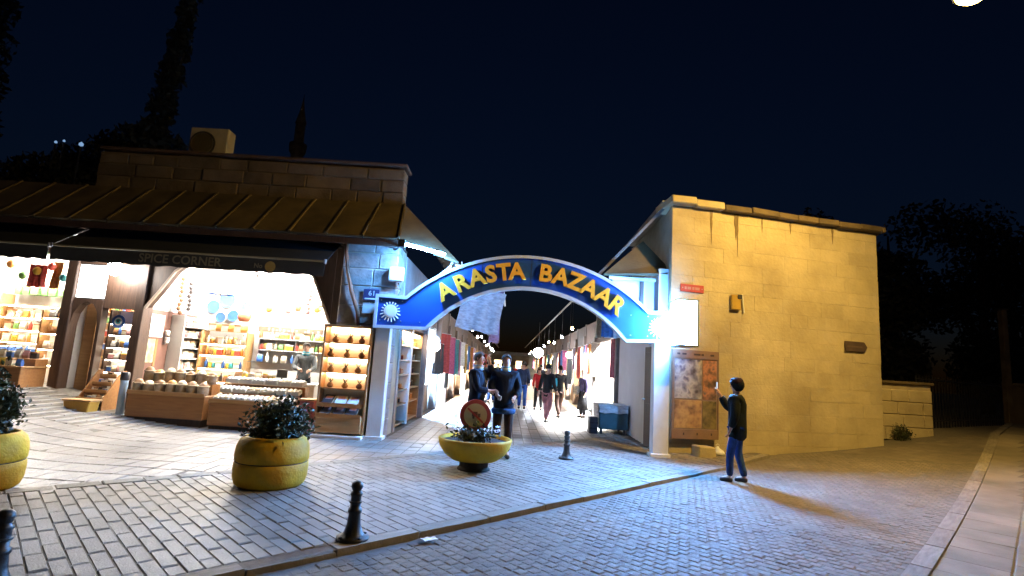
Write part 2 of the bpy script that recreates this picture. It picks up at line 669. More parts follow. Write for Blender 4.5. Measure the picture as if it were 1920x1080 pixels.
# kerb stones along the pavement and along the sidewalk
kb = MB().box(-0.5, 0.5, -0.5, 0.5, -0.16, 0.012).mesh('kerb_stone', 0.012)
kb.materials.append(M_KERB)
u = -1.6
while u < 12.2:
    ln = rnd.uniform(0.7, 0.95)
    x, y = uv2xy(u + ln / 2, VK + 0.075)
    ob('kerb_stone', kb, None, pavement, (x, y, gz(x) - 0.012 + rnd.gauss(0, 0.004)), (0, rnd.gauss(0, 0.006) - math.atan((gz(x + .2) - gz(x - .2)) / .4) * 0.7, R(45) + rnd.gauss(0, 0.008)), (ln - 0.012, 0.15, 1))
    u += ln
u = -1.0
while u < 24:
    ln = rnd.uniform(0.8, 1.0)
    x, y = uv2xy(u + ln / 2, 0.95 - 0.08)
    ob('kerb_stone', kb, None, sidewalk, (x, y, gz(x) + 0.052), (0, -math.atan((gz(x + .2) - gz(x - .2)) / .4) * 0.7, R(45)), (ln - 0.014, 0.16, 1))
    u += ln
pcs = []
for iu in range(-4, 44):
    for iv in range(26):
        u, v = iu * 0.5 + (0.25 if iv % 2 else 0), 0.95 - 0.16 - 0.25 - iv * 0.5
        x, y = uv2xy(u, v)
        if in_frame_ground(x, y, 200):
            pcs.append((x, y, gz(x) + 0.05, 0.486, 0.486, R(45)))
lay(pcs, sidewalk, 'slab', M_WALK, 300, 0.02, rest='far_slabs')

# ================================================================== THE SPICE SHOP BUILDING (left of the lane)
B = place('shop_building', 'long low shop building with lit open shop fronts under a pitched eaves roof', 'building', (-7.5, 12.5, 0))
XL, XR = -13.0, -2.42


def part(name, mat, m, parent=None, bevel=0.0, **k):
    return m.build(name, mat, parent or B, bevel, **k)


# front wall pieces
part('post', M_BROWN, MB().box(-9.66, -9.44, YF - 0.02, YF + 0.25, 0.2, 3.95), bevel=0.012)
part('post', M_BROWN, MB().box(-8.08, -7.88, YF - 0.03, YF + 0.3, 0.1, 3.95), bevel=0.012)
part('post', M_BROWN, MB().box(-3.86, -3.58, YF - 0.05, YF + 0.3, -0.05, 3.95), bevel=0.012)
part('upper_wall', M_BROWN, MB().box(XL, -9.66, YF + 0.02, YF + 0.25, 3.42, 3.95))
door_arch = [(-9.44, 1.9), (-9.40, 2.15), (-9.3, 2.33), (-9.15, 2.41), (-9.0, 2.36), (-8.9, 2.2), (-8.86, 1.9)]
part('door_surround', M_BROWN, MB().strip(door_arch, [(-9.44, 2.47), (-9.40, 2.47), (-9.3, 2.47), (-9.15, 2.47), (-9.0, 2.47), (-8.9, 2.47), (-8.86, 2.47)], 0.2, o=YF + 0.03))
part('door_mullion', M_BROWN, MB().box(-8.86, -8.79, YF + 0.02, YF + 0.22, 0.3, 2.47), bevel=0.008)
part('panel_wall', M_BROWN, MB().box(-8.79, -8.08, YF + 0.03, YF + 0.24, 2.3, 3.95))
part('panel_wall', M_BROWN, MB().box(-9.44, -8.79, YF + 0.03, YF + 0.24, 3.24, 3.95))
tr = part('transom_lightbox', M_DARK, MB().box(-9.44, -8.79, YF + 0.06, YF + 0.2, 2.475, 3.235), bevel=0.006)
part('lit_face', L_SIGN, MB().box(-9.42, -8.81, YF + 0.045, YF + 0.058, 2.5, 3.21), tr)
arch_in = [(-7.88, 2.37), (-7.62, 2.76), (-7.35, 3.2), (-7.1, 3.40), (-6.7, 3.5), (-4.9, 3.52), (-4.55, 3.42), (-4.3, 3.24), (-4.08, 2.76), (-3.86, 2.28)]
part('arched_front', M_BROWN, MB().strip(arch_in, [(p[0], 3.95) for p in arch_in], 0.22, o=YF + 0.03))
# thin pale moulding that follows the arch
part('arch_moulding', pm('pale_moulding', (0.42, 0.33, 0.26)), MB().strip(arch_in, [(p[0] + (0.035 if p[0] < -5.8 else -0.035), p[1] - 0.03) for p in arch_in], 0.05, o=YF - 0.02))
# corner pier of old stone
part('pier_core', M_JOINT, MB().box(-3.575, XR - 0.02, 11.05, 11.95, -0.1, 4.02))
pz = -0.05
while pz < 3.95:
    hgt = min(rnd.uniform(0.32, 0.46), 4.02 - pz)
    xs = [-3.58, -3.58 + rnd.uniform(0.35, 0.8), XR]
    for a, b in zip(xs[:-1], xs[1:]):
        part('stone', M_PIER, MB().box(a + 0.006, b - 0.006, 11.02 + rnd.uniform(0, 0.015), 11.5, pz + 0.006, pz + hgt - 0.006), bevel=0.015)
    pz += hgt
# rooms
FLOOR_M = pm('shop_floor', (0.42, 0.36, 0.28), (0.34, 0.29, 0.22), 6, 0.4)
part('floor', FLOOR_M, MB().box(-13, -9.5, YF - 0.05, 13.9, 0.1, 0.5))
part('floor', FLOOR_M, MB().box(-9.5, -8.0, YF - 0.05, 13.9, 0.1, 0.38))
part('floor', FLOOR_M, MB().box(-8.0, -3.6, YF - 0.05, 13.9, -0.1, 0.12))
part('doorstep', M_KERB, MB().box(-9.6, -8.0, YF - 0.35, YF - 0.055, 0.05, 0.33), bevel=0.02)
part('back_wall', M_WHITE, MB().box(-13, XR - 0.02, 13.62, 13.8, 0, 3.9))
part('side_wall', M_WHITE, MB().box(-13.2, -13, YF, 13.62, 0, 3.9))
part('side_wall', M_WHITE, MB().box(-9.56, -9.45, YF + 0.26, 13.62, 0.3, 3.75))
part('side_wall', M_PINKW, MB().box(-8.05, -7.95, YF + 0.31, 13.62, 0.1, 2.36))
part('side_wall', M_WHITE, MB().box(-8.05, -7.95, YF + 0.31, 13.62, 2.362, 3.75))
part('side_wall', M_WHITE, MB().box(-3.74, -3.64, YF + 0.31, 13.62, 0.1, 3.75))
part('ceiling', M_WHITE, MB().box(-13.2, -3.6, YF + 0.26, 13.62, 3.752, 3.9))
# ceiling tubes, two to a room
for (x0, x1, y) in ((-12.6, -11.2, 12.5), (-11.0, -9.8, 12.5), (-9.35, -8.2, 12.6), (-7.6, -6.2, 12.35), (-5.7, -4.3, 12.35), (-6.8, -5.2, 13.2)):
    t = part('tube_fitting', M_WHITE, MB().box(x0, x1, y - 0.06, y + 0.06, 3.69, 3.749))
    part('tube', L_SHOP, MB().tube([(x0 + 0.05, y, 3.66), (x1 - 0.05, y, 3.66)], 0.025, 8), t)

# eaves roof: panels of sheet lead with rolls between
eave_y, eave_z, top_y, top_z = 10.78, 4.06, 12.0, 5.14
xs = frange(XL, -2.4, 0.76)
for a, b in zip(xs[:-1], xs[1:]):
    hipa = 0.0
    p = part('roof_panel', M_ROOF, MB().slab((a + 0.01, eave_y, eave_z), (b - 0.01, eave_y, eave_z), (b - 0.01 - (0.2 if b > -2.5 else 0), top_y, top_z), (a + 0.01, top_y, top_z), 0.05))
    part('roll', M_ROOF, MB().tube([(b, eave_y, eave_z + 0.01), (b - (0.2 if b > -2.5 else 0), top_y, top_z + 0.01)], 0.028, 6), p)
part('eaves_board', M_BROWN, MB().box(XL, -2.42, eave_y + 0.04, eave_y + 0.09, eave_z - 0.17, eave_z - 0.045))
part('soffit', M_BROWN, MB().box(XL, XR, eave_y + 0.091, YF + 0.3, 3.955, 3.985))
# the slope turns the corner and follows the lane
SE_X, SE_Z, ST_X = -1.15, 3.68, -2.6
part('hip_panel', M_ROOF, MB().add([(-2.4, eave_y, eave_z), (SE_X, 11.0, SE_Z), (ST_X, top_y, top_z), (-2.4, eave_y, eave_z - 0.05), (SE_X, 11.0, SE_Z - 0.05), (ST_X, top_y, top_z - 0.05)],
     [(0, 1, 2), (5, 4, 3), (0, 3, 4, 1), (1, 4, 5, 2), (2, 5, 3, 0)]))
ys = frange(11.0, 67.0, 1.75)
for a, b in zip(ys[:-1], ys[1:]):
    ya = top_y if a < 11.5 else a
    part('lane_roof_panel', M_ROOFG, MB().slab((SE_X, a + 0.01, SE_Z), (SE_X, b - 0.01, SE_Z), (ST_X, b - 0.01, top_z), (ST_X, ya + 0.01, top_z), 0.05))
# stone parapet above the eaves
PX = -9.85
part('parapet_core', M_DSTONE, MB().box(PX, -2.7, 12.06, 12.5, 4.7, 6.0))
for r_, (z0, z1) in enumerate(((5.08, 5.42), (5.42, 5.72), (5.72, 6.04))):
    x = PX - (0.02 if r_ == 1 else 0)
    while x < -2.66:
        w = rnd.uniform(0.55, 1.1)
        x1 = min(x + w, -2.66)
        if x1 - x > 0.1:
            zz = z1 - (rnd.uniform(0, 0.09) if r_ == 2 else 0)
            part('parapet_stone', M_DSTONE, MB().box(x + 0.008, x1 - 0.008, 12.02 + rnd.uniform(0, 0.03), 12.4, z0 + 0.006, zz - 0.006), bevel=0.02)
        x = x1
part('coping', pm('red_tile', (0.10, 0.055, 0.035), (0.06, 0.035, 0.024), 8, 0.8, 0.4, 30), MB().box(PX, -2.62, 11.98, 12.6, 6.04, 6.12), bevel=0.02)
# lane side wall of the same building
LXW = -2.42
part('lane_wall', pm('lane_plaster', (0.40, 0.34, 0.30), (0.30, 0.25, 0.22), 3, 0.8, 0.3, 20), MB().box(LXW - 0.3, LXW, 12.0, 15.45, 2.35, 3.9))
part('lane_wall', MATS['lane_plaster'], MB().box(LXW - 0.3, LXW, 12.0, 12.2, -0.05, 2.348))


# ------------------------------------------------------------------ awnings over the shop fronts
def awning(x0, x1, label, sag=0.0):
    a = place('awning', label, 'awning', ((x0 + x1) / 2, 11.0, 3.4), 'dark awnings over the shop fronts')
    MB().slab((x0, 10.5, 3.42), (x1, 10.5, 3.42), (x1, 11.34, 3.97), (x0, 11.34, 3.97), 0.012).build('canopy', M_AWN, a)
    n = 40
    top = [(x0 + (x1 - x0) * i / n, 3.40) for i in range(n + 1)]
    bot = [(p[0], 3.12 + 0.012 * math.sin(i * 1.9) + (0.01 if i % 4 else 0)) for i, p in enumerate(top)]
    MB().strip(top, bot, 0.012, o=10.47).build('valance', M_AWN, a)
    MB().tube([(x0, 10.49, 3.425), (x1, 10.49, 3.425)], 0.022, 8).build('front_bar', pm('bar_paint', (0.20, 0.19, 0.13)), a)
    c = MB().box(x0, x1, 11.34, 11.47, 3.9, 4.03).build('roller_case', M_DARK, a, 0.02)
    MB().box(x0, x1, 11.325, 11.338, 4.0, 4.028).build('red_edge', pm('edge_strip', (0.5, 0.2, 0.11)), c)
    for x in (x0 + 0.25, x1 - 0.25):
        arm = MB().tube([(x, 11.4, 3.85), (x + (0.3 if x < (x0 + x1) / 2 else -0.3), 10.95, 3.6), (x, 10.5, 3.40)], 0.02, 6).build('folding_arm', M_STEEL, a)
    for x in (x0, x1):
        MB().box(x - 0.02, x + 0.02, 10.46, 10.53, 3.38, 3.47).build('end_cap', M_STEEL, a, 0.005)
    return a


aw = awning(-9.2, -3.75, 'long black awning lettered SPICE CORNER over the middle and right shop fronts')
lettering('lettering', 'SPICE CORNER', 0.245, M_AWNT, aw, (-6.62, 10.464, 3.265), ext=0.002, fat=0.004)
lettering('lettering', 'No', 0.13, M_AWNT, aw, (-5.06, 10.464, 3.25), ext=0.002, fat=0.003)
MB().lathe([(0.0, 0.004), (0.105, 0.004), (0.105, -0.004), (0.0, -0.004)], 24, (-4.82, 10.46, 3.25), Matrix.Rotation(R(90), 4, 'X')).build('round_emblem', pm('emblem_ochre', (0.30, 0.22, 0.07)), aw)
awning(-13.0, -9.26, 'plain black awning over the shop front at the left edge')

# ------------------------------------------------------------------ things fixed to the corner pier
o = place('house_number_plate', 'small dark blue plate with white number 61 on the stone corner pier', 'sign', (-2.9, 11.0, 2.86))
MB().box(-3.07, -2.74, 10.985, 11.0, 2.75, 2.99).build('plate', pm('navy_enamel', (0.03, 0.035, 0.10), rough=0.3), o, 0.006)
lettering('lettering', '61', 0.15, M_TRIM, o, (-2.89, 10.983, 2.90), ext=0.002)
MB().box(-3.03, -2.78, 10.981, 10.984, 2.775, 2.80).build('text_line', M_TRIM, o)
o = place('notice_plate', 'pale blank notice plate under the number plate on the corner pier', 'sign', (-2.9, 11.0, 2.6))
MB().box(-3.06, -2.74, 10.985, 11.0, 2.48, 2.70).build('plate', pm('pale_plate', (0.55, 0.57, 0.58), rough=0.4), o, 0.006)
MB().tube([(-3.05, 10.983, 2.69), (-2.75, 10.983, 2.69)], 0.006, 6).build('top_rail', M_STEEL, o)
o = tag(MB().tube([(-3.50, 10.96, 4.0), (-3.50, 10.96, 3.72), (-3.42, 10.95, 3.3), (-3.30, 10.94, 2.9), (-3.14, 10.95, 2.5), (-3.1, 10.97, 2.2)], [0.035, 0.035, 0.04, 0.04, 0.04, 0.035], 10).build('flexible_pipe', pm('rust_pipe', (0.28, 0.11, 0.05), (0.2, 0.08, 0.04), 8, 0.6), smooth=True),
        'rust-brown flexible pipe curving down the corner pier beside the awning end', 'pipe')
o = place('junction_box', 'pale blue-lit junction box on the edge of the corner pier above the gate', 'box', (-2.4, 10.97, 3.3))
MB().box(-2.56, -2.26, 10.86, 11.0, 3.17, 3.47).build('casing', M_COLUMN, o, 0.015)
MB().box(-2.54, -2.28, 10.852, 10.859, 3.19, 3.45).build('cover', M_COLUMN, o, 0.003)
o = place('wall_lamp', 'lit white tube lamp under the eaves corner left of the gate', 'lamp', (-1.8, 10.45, 3.8))
MB().tube([(-2.18, 10.47, 3.90), (-1.36, 10.47, 3.74)], 0.03, 8).build('housing', M_DARK, o)
MB().tube([(-2.16, 10.43, 3.86), (-1.38, 10.43, 3.70)], 0.026, 10).build('tube', L_TUBE, o)
MB().tube([(-2.5, 11.03, 3.86), (-2.3, 10.7, 3.9), (-2.15, 10.47, 3.88)], 0.022, 8).build('bracket', M_BLACK, o)
MB().box(-2.32, -2.18, 10.40, 10.56, 3.80, 3.96).build('ballast_box', M_BLACK, o, 0.01)
o = place('drain_pipe', 'slanting white drain pipe running from the eaves down to the gate arch', 'pipe', (-1.7, 11.0, 3.3))
MB().tube([(-1.30, 11.15, 3.70), (-1.32, 11.1, 3.56), (-1.42, 11.08, 3.45), (-2.12, 11.08, 2.86)], 0.05, 12).build('pipe', M_WHITE, o, smooth=True)
for t in (0.3, 0.75):
    MB().tube([(-1.42 - 0.70 * t + 0.012, 11.08, 3.45 - 0.59 * t + 0.01), (-1.42 - 0.70 * t - 0.012, 11.08, 3.45 - 0.59 * t - 0.01)], 0.062, 12).build('collar', M_WHITE, o)
o = place('security_camera', 'small white security camera under the eaves beside the slanting drain pipe', 'camera', (-1.15, 11.05, 3.55))
MB().tube([(-1.2, 10.95, 3.56), (-1.05, 11.12, 3.60)], 0.045, 12).build('housing', M_WHITE, o)
MB().tube([(-1.21, 10.94, 3.557), (-1.2, 10.951, 3.56)], 0.035, 12).build('lens', M_BLACK, o)
MB().tube([(-1.08, 11.1, 3.6), (-1.1, 11.1, 3.7)], 0.015, 6).build('bracket', M_WHITE, o)

# rooftop air conditioner
o = place('air_conditioner', 'pale outdoor air-conditioning unit standing on the shop roof', 'air conditioner', (-7.85, 12.9, 6.1))
MB().box(-8.32, -7.36, 12.8, 13.15, 6.2, 7.06).build('casing', M_GREYBOX, o, 0.02)
rg = Matrix.Rotation(R(90), 4, 'X')
MB().lathe([(0.33, 0), (0.33, 0.012), (0.30, 0.012), (0.30, 0)], 28, (-7.98, 12.798, 6.63), rg).build('fan_ring', M_DARK, o)
MB().lathe([(0, 0), (0.3, 0), (0.3, -0.004), (0, -0.004)], 28, (-7.98, 12.794, 6.63), rg).build('fan_opening', M_BLACK, o)
for k in range(4):
    rr = 0.07 + 0.07 * k
    MB().lathe([(rr, 0), (rr, 0.006), (rr - 0.008, 0.006), (rr - 0.008, 0)], 24, (-7.98, 12.786, 6.63), rg).build('grille_ring', M_GREYBOX, o)
for x in (-8.2, -7.5):
    MB().box(x - 0.05, x + 0.05, 12.78, 13.17, 6.12, 6.2).build('foot', M_DARK, o)

# ================================================================== THE SHOP ROW ALONG THE LANE
M_BAYW = pm('bay_wall', (0.55, 0.48, 0.40), (0.45, 0.38, 0.30), 3, 0.8)
M_FASC = pm('fascia', (0.13, 0.085, 0.07), (0.08, 0.055, 0.05), 4, 0.7, jitter=0.3)
M_POST = pm('lane_post', (0.15, 0.12, 0.11), (0.10, 0.08, 0.075), 5, 0.6)
LAMPS = [em('bay_lamp_%d' % i, c, s) for i, (c, s) in enumerate((((1, .92, .8), 5200), ((.75, .88, 1), 6500), ((1, .75, .45), 4200), ((.9, .95, 1), 14000), ((.3, .58, 1), 15000)))]
CLOTH = {}
for nm, c in dict(red=(0.40, 0.05, 0.05), blue=(0.05, 0.16, 0.42), cream=(0.55, 0.48, 0.36), maroon=(0.18, 0.03, 0.05), teal=(0.05, 0.25, 0.28), grey=(0.30, 0.30, 0.33),
                  violet=(0.25, 0.18, 0.32), orange=(0.55, 0.22, 0.06), black=(0.02, 0.02, 0.025), white=(0.7, 0.7, 0.7), pink=(0.5, 0.12, 0.25), ochre=(0.42, 0.28, 0.08)).items():
    CLOTH[nm] = pm('cloth_' + nm, c, tuple(v * 0.55 for v in c), 9, 0.85, 0.3, 40, stretch=(1, 1, 2.5))


def cloth_panel(w, h, n=14, amp=0.035, seed=0):
    r2 = random.Random(seed)
    ph = r2.uniform(0, 6)
    m = MB()
    vs, fs = [], []
    rows = 6
    for j in range(rows + 1):
        for i in range(n + 1):
            x = -w / 2 + w * i / n
            t = j / rows
            vs.append((x * (1 - 0.06 * math.sin(t * 3)), amp * (0.4 + t) * math.sin(i * 1.25 + ph) + 0.01 * math.sin(j), -h * t + 0.012 * math.sin(i * 0.9 + ph) * t))
    for j in range(rows):
        for i in range(n):
            a = j * (n + 1) + i
            fs.append((a, a + 1, a + n + 2, a + n + 1))
    k = len(vs)
    m.add(vs + [(p[0], p[1] + 0.012, p[2]) for p in vs], fs + [tuple(k + q for q in reversed(f)) for f in fs])
    return m


def hang(color, x, y, ztop, w, h, rz, label, group, seed=0):
    t = thing('hanging_textile', label, 'textile', (x, y, ztop), rz, group)
    cloth_panel(w, h, seed=seed).build('cloth', CLOTH[color], t, smooth=True)
    MB().tube([(-w / 2 - 0.04, 0.006, 0.012), (w / 2 + 0.04, 0.006, 0.012)], 0.012, 6).build('rail', M_STEEL, t)
    return t


RB = place('lane_shop_row', 'row of lit shop bays along the right side of the bazaar lane', 'building', (4.2, 30, 0))
RXW = 3.25


def bay(root, side, y0, y1, lamp, k, depth=1.5):
    xw = LXW if side < 0 else RXW
    s = -1 if side < 0 else 1

    def bx(x0, x1, ya, yb, za, zb):
        a, b = xw + s * x0, xw + s * x1
        return MB().box(min(a, b), max(a, b), ya, yb, za, zb)
    bx(-0.10, 0.14, y0 - 0.12, y0 + 0.12, -0.02, 3.0).build('pillar', M_POST, root, 0.01)
    bx(0.0, 0.2, y0 + 0.13, y1 - 0.13, 2.62, 3.45).build('fascia', M_FASC, root)
    bx(-0.02, 0.22, y0 - 0.13, y0 + 0.13, 3.0, 3.5).build('bracket', M_POST, root)
    bx(depth, depth + 0.1, y0, y1, 0, 3.4).build('back_wall', M_BAYW, root)
    bx(0.15, depth, y0 - 0.05, y0 + 0.05, 0, 3.4).build('partition', M_BAYW, root)
    bx(0.2, depth, y0 + 0.051, y1 - 0.051, 3.3, 3.4).build('bay_ceiling', M_WHITE, root)
    a, b = xw + s * 0.75, (y0 + y1) / 2
    MB().tube([(a, b - 0.5, 3.22), (a, b + 0.5, 3.22)], 0.03, 8).build('bay_lamp', LAMPS[lamp], root)
    if k % 3 != 1:
        c = bx(0.15, 0.75, y0 + 0.3, y1 - 0.3, 0, 0.8).build('counter', M_WOOD, root, 0.01)
        bx(0.12, 0.78, y0 + 0.28, y1 - 0.28, 0.80, 0.84).build('counter_top', M_WOODL, c)
    for z in (1.0, 1.5, 2.0, 2.45):
        bx(depth - 0.35, depth - 0.002, y0 + 0.1, y1 - 0.1, z, z + 0.03).build('wall_shelf', M_WOODL, root)


lb = [(15.45, 18.3), (18.3, 21.3), (21.3, 24.3), (24.3, 27.5), (27.5, 31), (31, 35), (35, 39.5), (39.5, 45), (45, 51), (51, 58), (58, 66)]
for k, (a, b) in enumerate(lb):
    bay(B, -1, a, b, (4, 1, 0, 2, 3, 2, 0, 2, 1, 2, 0)[k], k)
rbays = [(15.8, 19.8), (19.8, 22.6), (22.6, 25.4), (25.4, 28.6), (28.6, 32), (32, 36), (36, 40), (40, 45), (45, 51), (51, 58), (58, 66)]
for k, (a, b) in enumerate(rbays):
    bay(RB, 1, a, b, (3, 1, 2, 0, 2, 2, 1, 2, 0, 2, 1)[k], k + (1 if k == 0 else 0))
# plain blue-lit plaster wall at the mouth of the lane, right side
MB().box(RXW, RXW + 0.3, 12.35, 15.66, -0.1, 3.95).build('lane_wall', pm('lane_white_wall', (0.62, 0.64, 0.68), (0.56, 0.58, 0.62), 2, 0.8, 0.1, 20), RB)
MB().box(RXW + 0.02, RXW + 0.3, 11.75, 12.348, 2.25, 3.95).build('door_lintel', MATS['lane_white_wall'], RB)
# sloping lane roof on the right
RE_X, RE_Z, RT_X, RT_Z = 2.02, 3.88, 3.42, 5.48
ys = frange(12.35, 66.6, 1.75)
for k, (a, b) in enumerate(zip(ys[:-1], ys[1:])):
    MB().slab((RE_X, b - 0.01, RE_Z), (RE_X, a + 0.01, RE_Z), (RT_X, (a if k else 11.72) + 0.01, RT_Z), (RT_X, b - 0.01, RT_Z), 0.06).build('lane_roof_panel', M_ROOFG, RB)
# small hipped canopy end that catches the street lamp
MB().add([(2.08, 11.95, 3.80), (3.46, 11.72, 3.84), (3.46, 11.95, 4.10), (3.05, 12.4, 4.72), (2.08, 12.02, 3.76), (3.46, 11.79, 3.80), (3.46, 12.02, 4.06), (3.05, 12.47, 4.68)],
         [(0, 1, 2, 3), (7, 6, 5, 4), (0, 4, 5, 1), (1, 5, 6, 2), (2, 6, 7, 3), (3, 7, 4, 0)]).build('hip_panel', M_ROOF, RB)
MB().tube([(2.72, 12.05, 3.74), (2.66, 12.19, 4.28)], 0.02, 6).build('hip_roll', M_DARK, RB)
MB().box(2.3, RXW - 0.002, 12.05, 12.17, 2.9, 3.74).build('fascia_board', MATS['lane_white_wall'], RB)
MB().box(2.92, 3.0, 12.0, 12.048, 2.8, 3.74).build('fascia_post', M_DARK, RB)
MB().box(2.2, RXW + 0.02, 11.98, 12.04, 3.68, 3.76).build('eaves_beam', M_COLUMN, RB, 0.01)
# far end of the lane
o = place('lane_end_house', 'dim house front closing the far end of the bazaar lane', 'building', (0.4, 70, 0))
MB().box(-4, 5, 69.4, 70.4, -0.1, 2.9).build('wall', M_DSTONE, o)
for x in (-1.2, 1.6):
    w = MB().box(x - 0.6, x + 0.6, 69.34, 69.39, 0.9, 2.3).build('window', M_BROWN, o)
    MB().box(x - 0.5, x + 0.5, 69.31, 69.335, 1.0, 2.2).build('pane', em('far_window', (1, 0.75, 0.4), 2.5), w)
MB().prism([(-4.3, 2.9), (5.3, 2.9), (4.6, 3.3), (-3.6, 3.3)], 1.2, o=69.3).build('roof', M_ROOFG, o)

# wooden display cabinet set in the lane wall, left
o = place('lane_display_cabinet', 'tall wooden display cabinet with bracelets and trinkets on the lane wall just behind the gate', 'cabinet', (-2.6, 13.8, 0))
MB().box(-2.95, -2.9, 12.25, 15.3, 0.05, 2.34).build('back_panel', M_WOOD, o)
for y in (12.23, 15.3):
    MB().box(-2.95, -2.45, y - 0.03, y + 0.03, 0.0, 2.34).build('side_panel', M_WOOD, o, 0.006)
for z in (0.05, 0.5, 0.85, 1.2, 1.55, 1.9, 2.25):
    MB().box(-2.895, -2.47, 12.27, 15.26, z, z + 0.03).build('shelf', M_WOODL, o)
MB().box(-2.62, -2.5, 12.4, 15.1, 2.19, 2.245).build('lamp_strip', L_WARM, o)
g_i = 0
for zi, z in enumerate((0.53, 0.88, 1.23, 1.58, 1.93)):
    for j in range(9):
        y = 12.5 + j * 0.32
        c = ('maroon', 'ochre', 'black', 'cream', 'teal', 'orange')[(j * 3 + int(z * 10)) % 6]
        t = thing('trinket_box', '%s trinket box, %s along the %s shelf of the lane display cabinet' % (c, ORD[j], ORD[zi]), 'box', (-2.68, y, z), rnd.gauss(0, 0.1), 'trinkets in the lane cabinet')
        MB().box(-0.07, 0.07, -0.09, 0.09, 0, 0.09 + 0.02 * (j % 3)).build('body', CLOTH[c], t, 0.006)
        MB().box(-0.075, 0.075, -0.095, 0.095, 0.092 + 0.02 * (j % 3), 0.115 + 0.02 * (j % 3)).build('lid', M_WOODL, t, 0.004)

# globe lamps in the lane
L_STR = [em('string_white', (1, .95, .85), 60), em('string_warm', (1, .7, .35), 60), em('string_cool', (.7, .85, 1), 60)]


def globe(x, y, z, r, label, mat, zt):
    o = place('globe_lamp', label, 'lamp', (x, y, z), 'white globe lamps of the bazaar')
    MB().lathe([(0.0, -r)] + [(r * math.cos(R(t)), r * math.sin(R(t))) for t in range(-75, 90, 15)] + [(0, r)], 20, (x, y, z)).build('globe', mat, o, smooth=True)
    MB().tube([(x, y, z + r), (x, y, zt)], 0.012, 6).build('rod', M_DARK, o)
    MB().lathe([(0.07, 0), (0.07, 0.03), (0.02, 0.05)], 12, (x, y, z + r - 0.01)).build('cap', M_DARK, o)


globe(1.55, 27.5, 2.33, 0.24, 'large glowing white globe lamp hanging over the middle of the lane', L_BULBC, 3.9)
globe(2.45, 21.5, 2.15, 0.13, 'small glowing globe lamp hanging before the shops right of the lane', L_BULB, 4.3)
globe(-2.2, 16.3, 2.03, 0.13, 'small glowing globe lamp beside the dark clothes left of the lane', L_BULB, 4.6)
globe(-8.42, 11.2, 3.12, 0.15, 'glowing globe lamp under the awning between doorway and arched shop', L_BULB, 3.95)

# small bulbs strung under the eaves of the lane
for side in (-1, 1):
    for k in range(11):
        y = 17.5 + 3.6 * k + (1.2 if side > 0 else 0)
        x = (-1.45 if side < 0 else 2.2)
        z = 3.0 - 0.1 * (k % 3)
        o = place('string_bulb', 'small glowing bulb, %s from the gate under the %s eaves of the lane' % (ORD[k], 'left' if side < 0 else 'right'), 'lamp', (x, y, z), 'bulbs strung along the lane')
        MB().lathe([(0, -0.05), (0.035, -0.035), (0.045, 0), (0.025, 0.04), (0.018, 0.06)], 10, (x, y, z)).build('bulb', L_STR[(k + side) % 3], o, smooth=True)
        MB().lathe([(0.02, 0.06), (0.02, 0.1), (0, 0.1)], 8, (x, y, z)).build('socket', M_DARK, o)
        MB().tube([(x, y, z + 0.1), (x, y, 4.0)], 0.006, 5).build('cord', M_DARK, o)

# tarpaulin sail hanging out over the lane
o = thing('hanging_tarpaulin', 'grey violet tarpaulin sail hanging from the left eaves out over the lane', 'tarpaulin', (-1.0, 14.4, 3.42))
o.scale = (1.25, 1.2, 1.25)
m = MB()
vs, fs = [], []
n = 10
for j in range(n + 1):
    for i in range(n + 1):
        a, t = i / n, j / n
        vs.append((-0.55 + 1.15 * a + 0.05 * math.sin(j * 1.3), -0.8 + 1.6 * t, 0.18 - 0.1 * a - 0.25 * math.sin(a * math.pi) * (0.4 + 0.3 * math.sin(t * 6)) - 0.25 * a * t))
for j in range(n):
    for i in range(n):
        a = j * (n + 1) + i
        fs.append((a, a + 1, a + n + 2, a + n + 1))
k = len(vs)
m.add(vs + [(p[0], p[1], p[2] - 0.012) for p in vs], fs + [tuple(k + q for q in reversed(f)) for f in fs])
m.build('sheet', CLOTH['violet'], o, smooth=True)
cl = cloth_panel(0.9, 0.85, seed=4).build('hanging_flap', CLOTH['grey'], o, smooth=True, loc=(0.25, -0.82, 0.02), rot=(0, R(8), 0))
cloth_panel(0.5, 0.95, seed=5).build('hanging_flap', CLOTH['violet'], o, smooth=True, loc=(0.48, -0.1, -0.05), rot=(0, 0, R(60)))
MB().tube([(0.62, -0.85, 0.12), (0.66, 0.8, -0.1)], 0.02, 6).build('outer_pole', M_STEEL, o)
MB().tube([(-0.55, -0.8, 0.2), (-0.55, 0.8, 0.2)], 0.02, 6).build('inner_pole', M_STEEL, o)

# textiles hanging out in front of the bays
names = list(CLOTH)


def NTH(i):
    return ORD[i] if i < 20 else ('twenty-' + ORD[i - 20] if i < 29 else 'thirtieth' if i == 29 else 'thirty-' + ORD[i - 30])


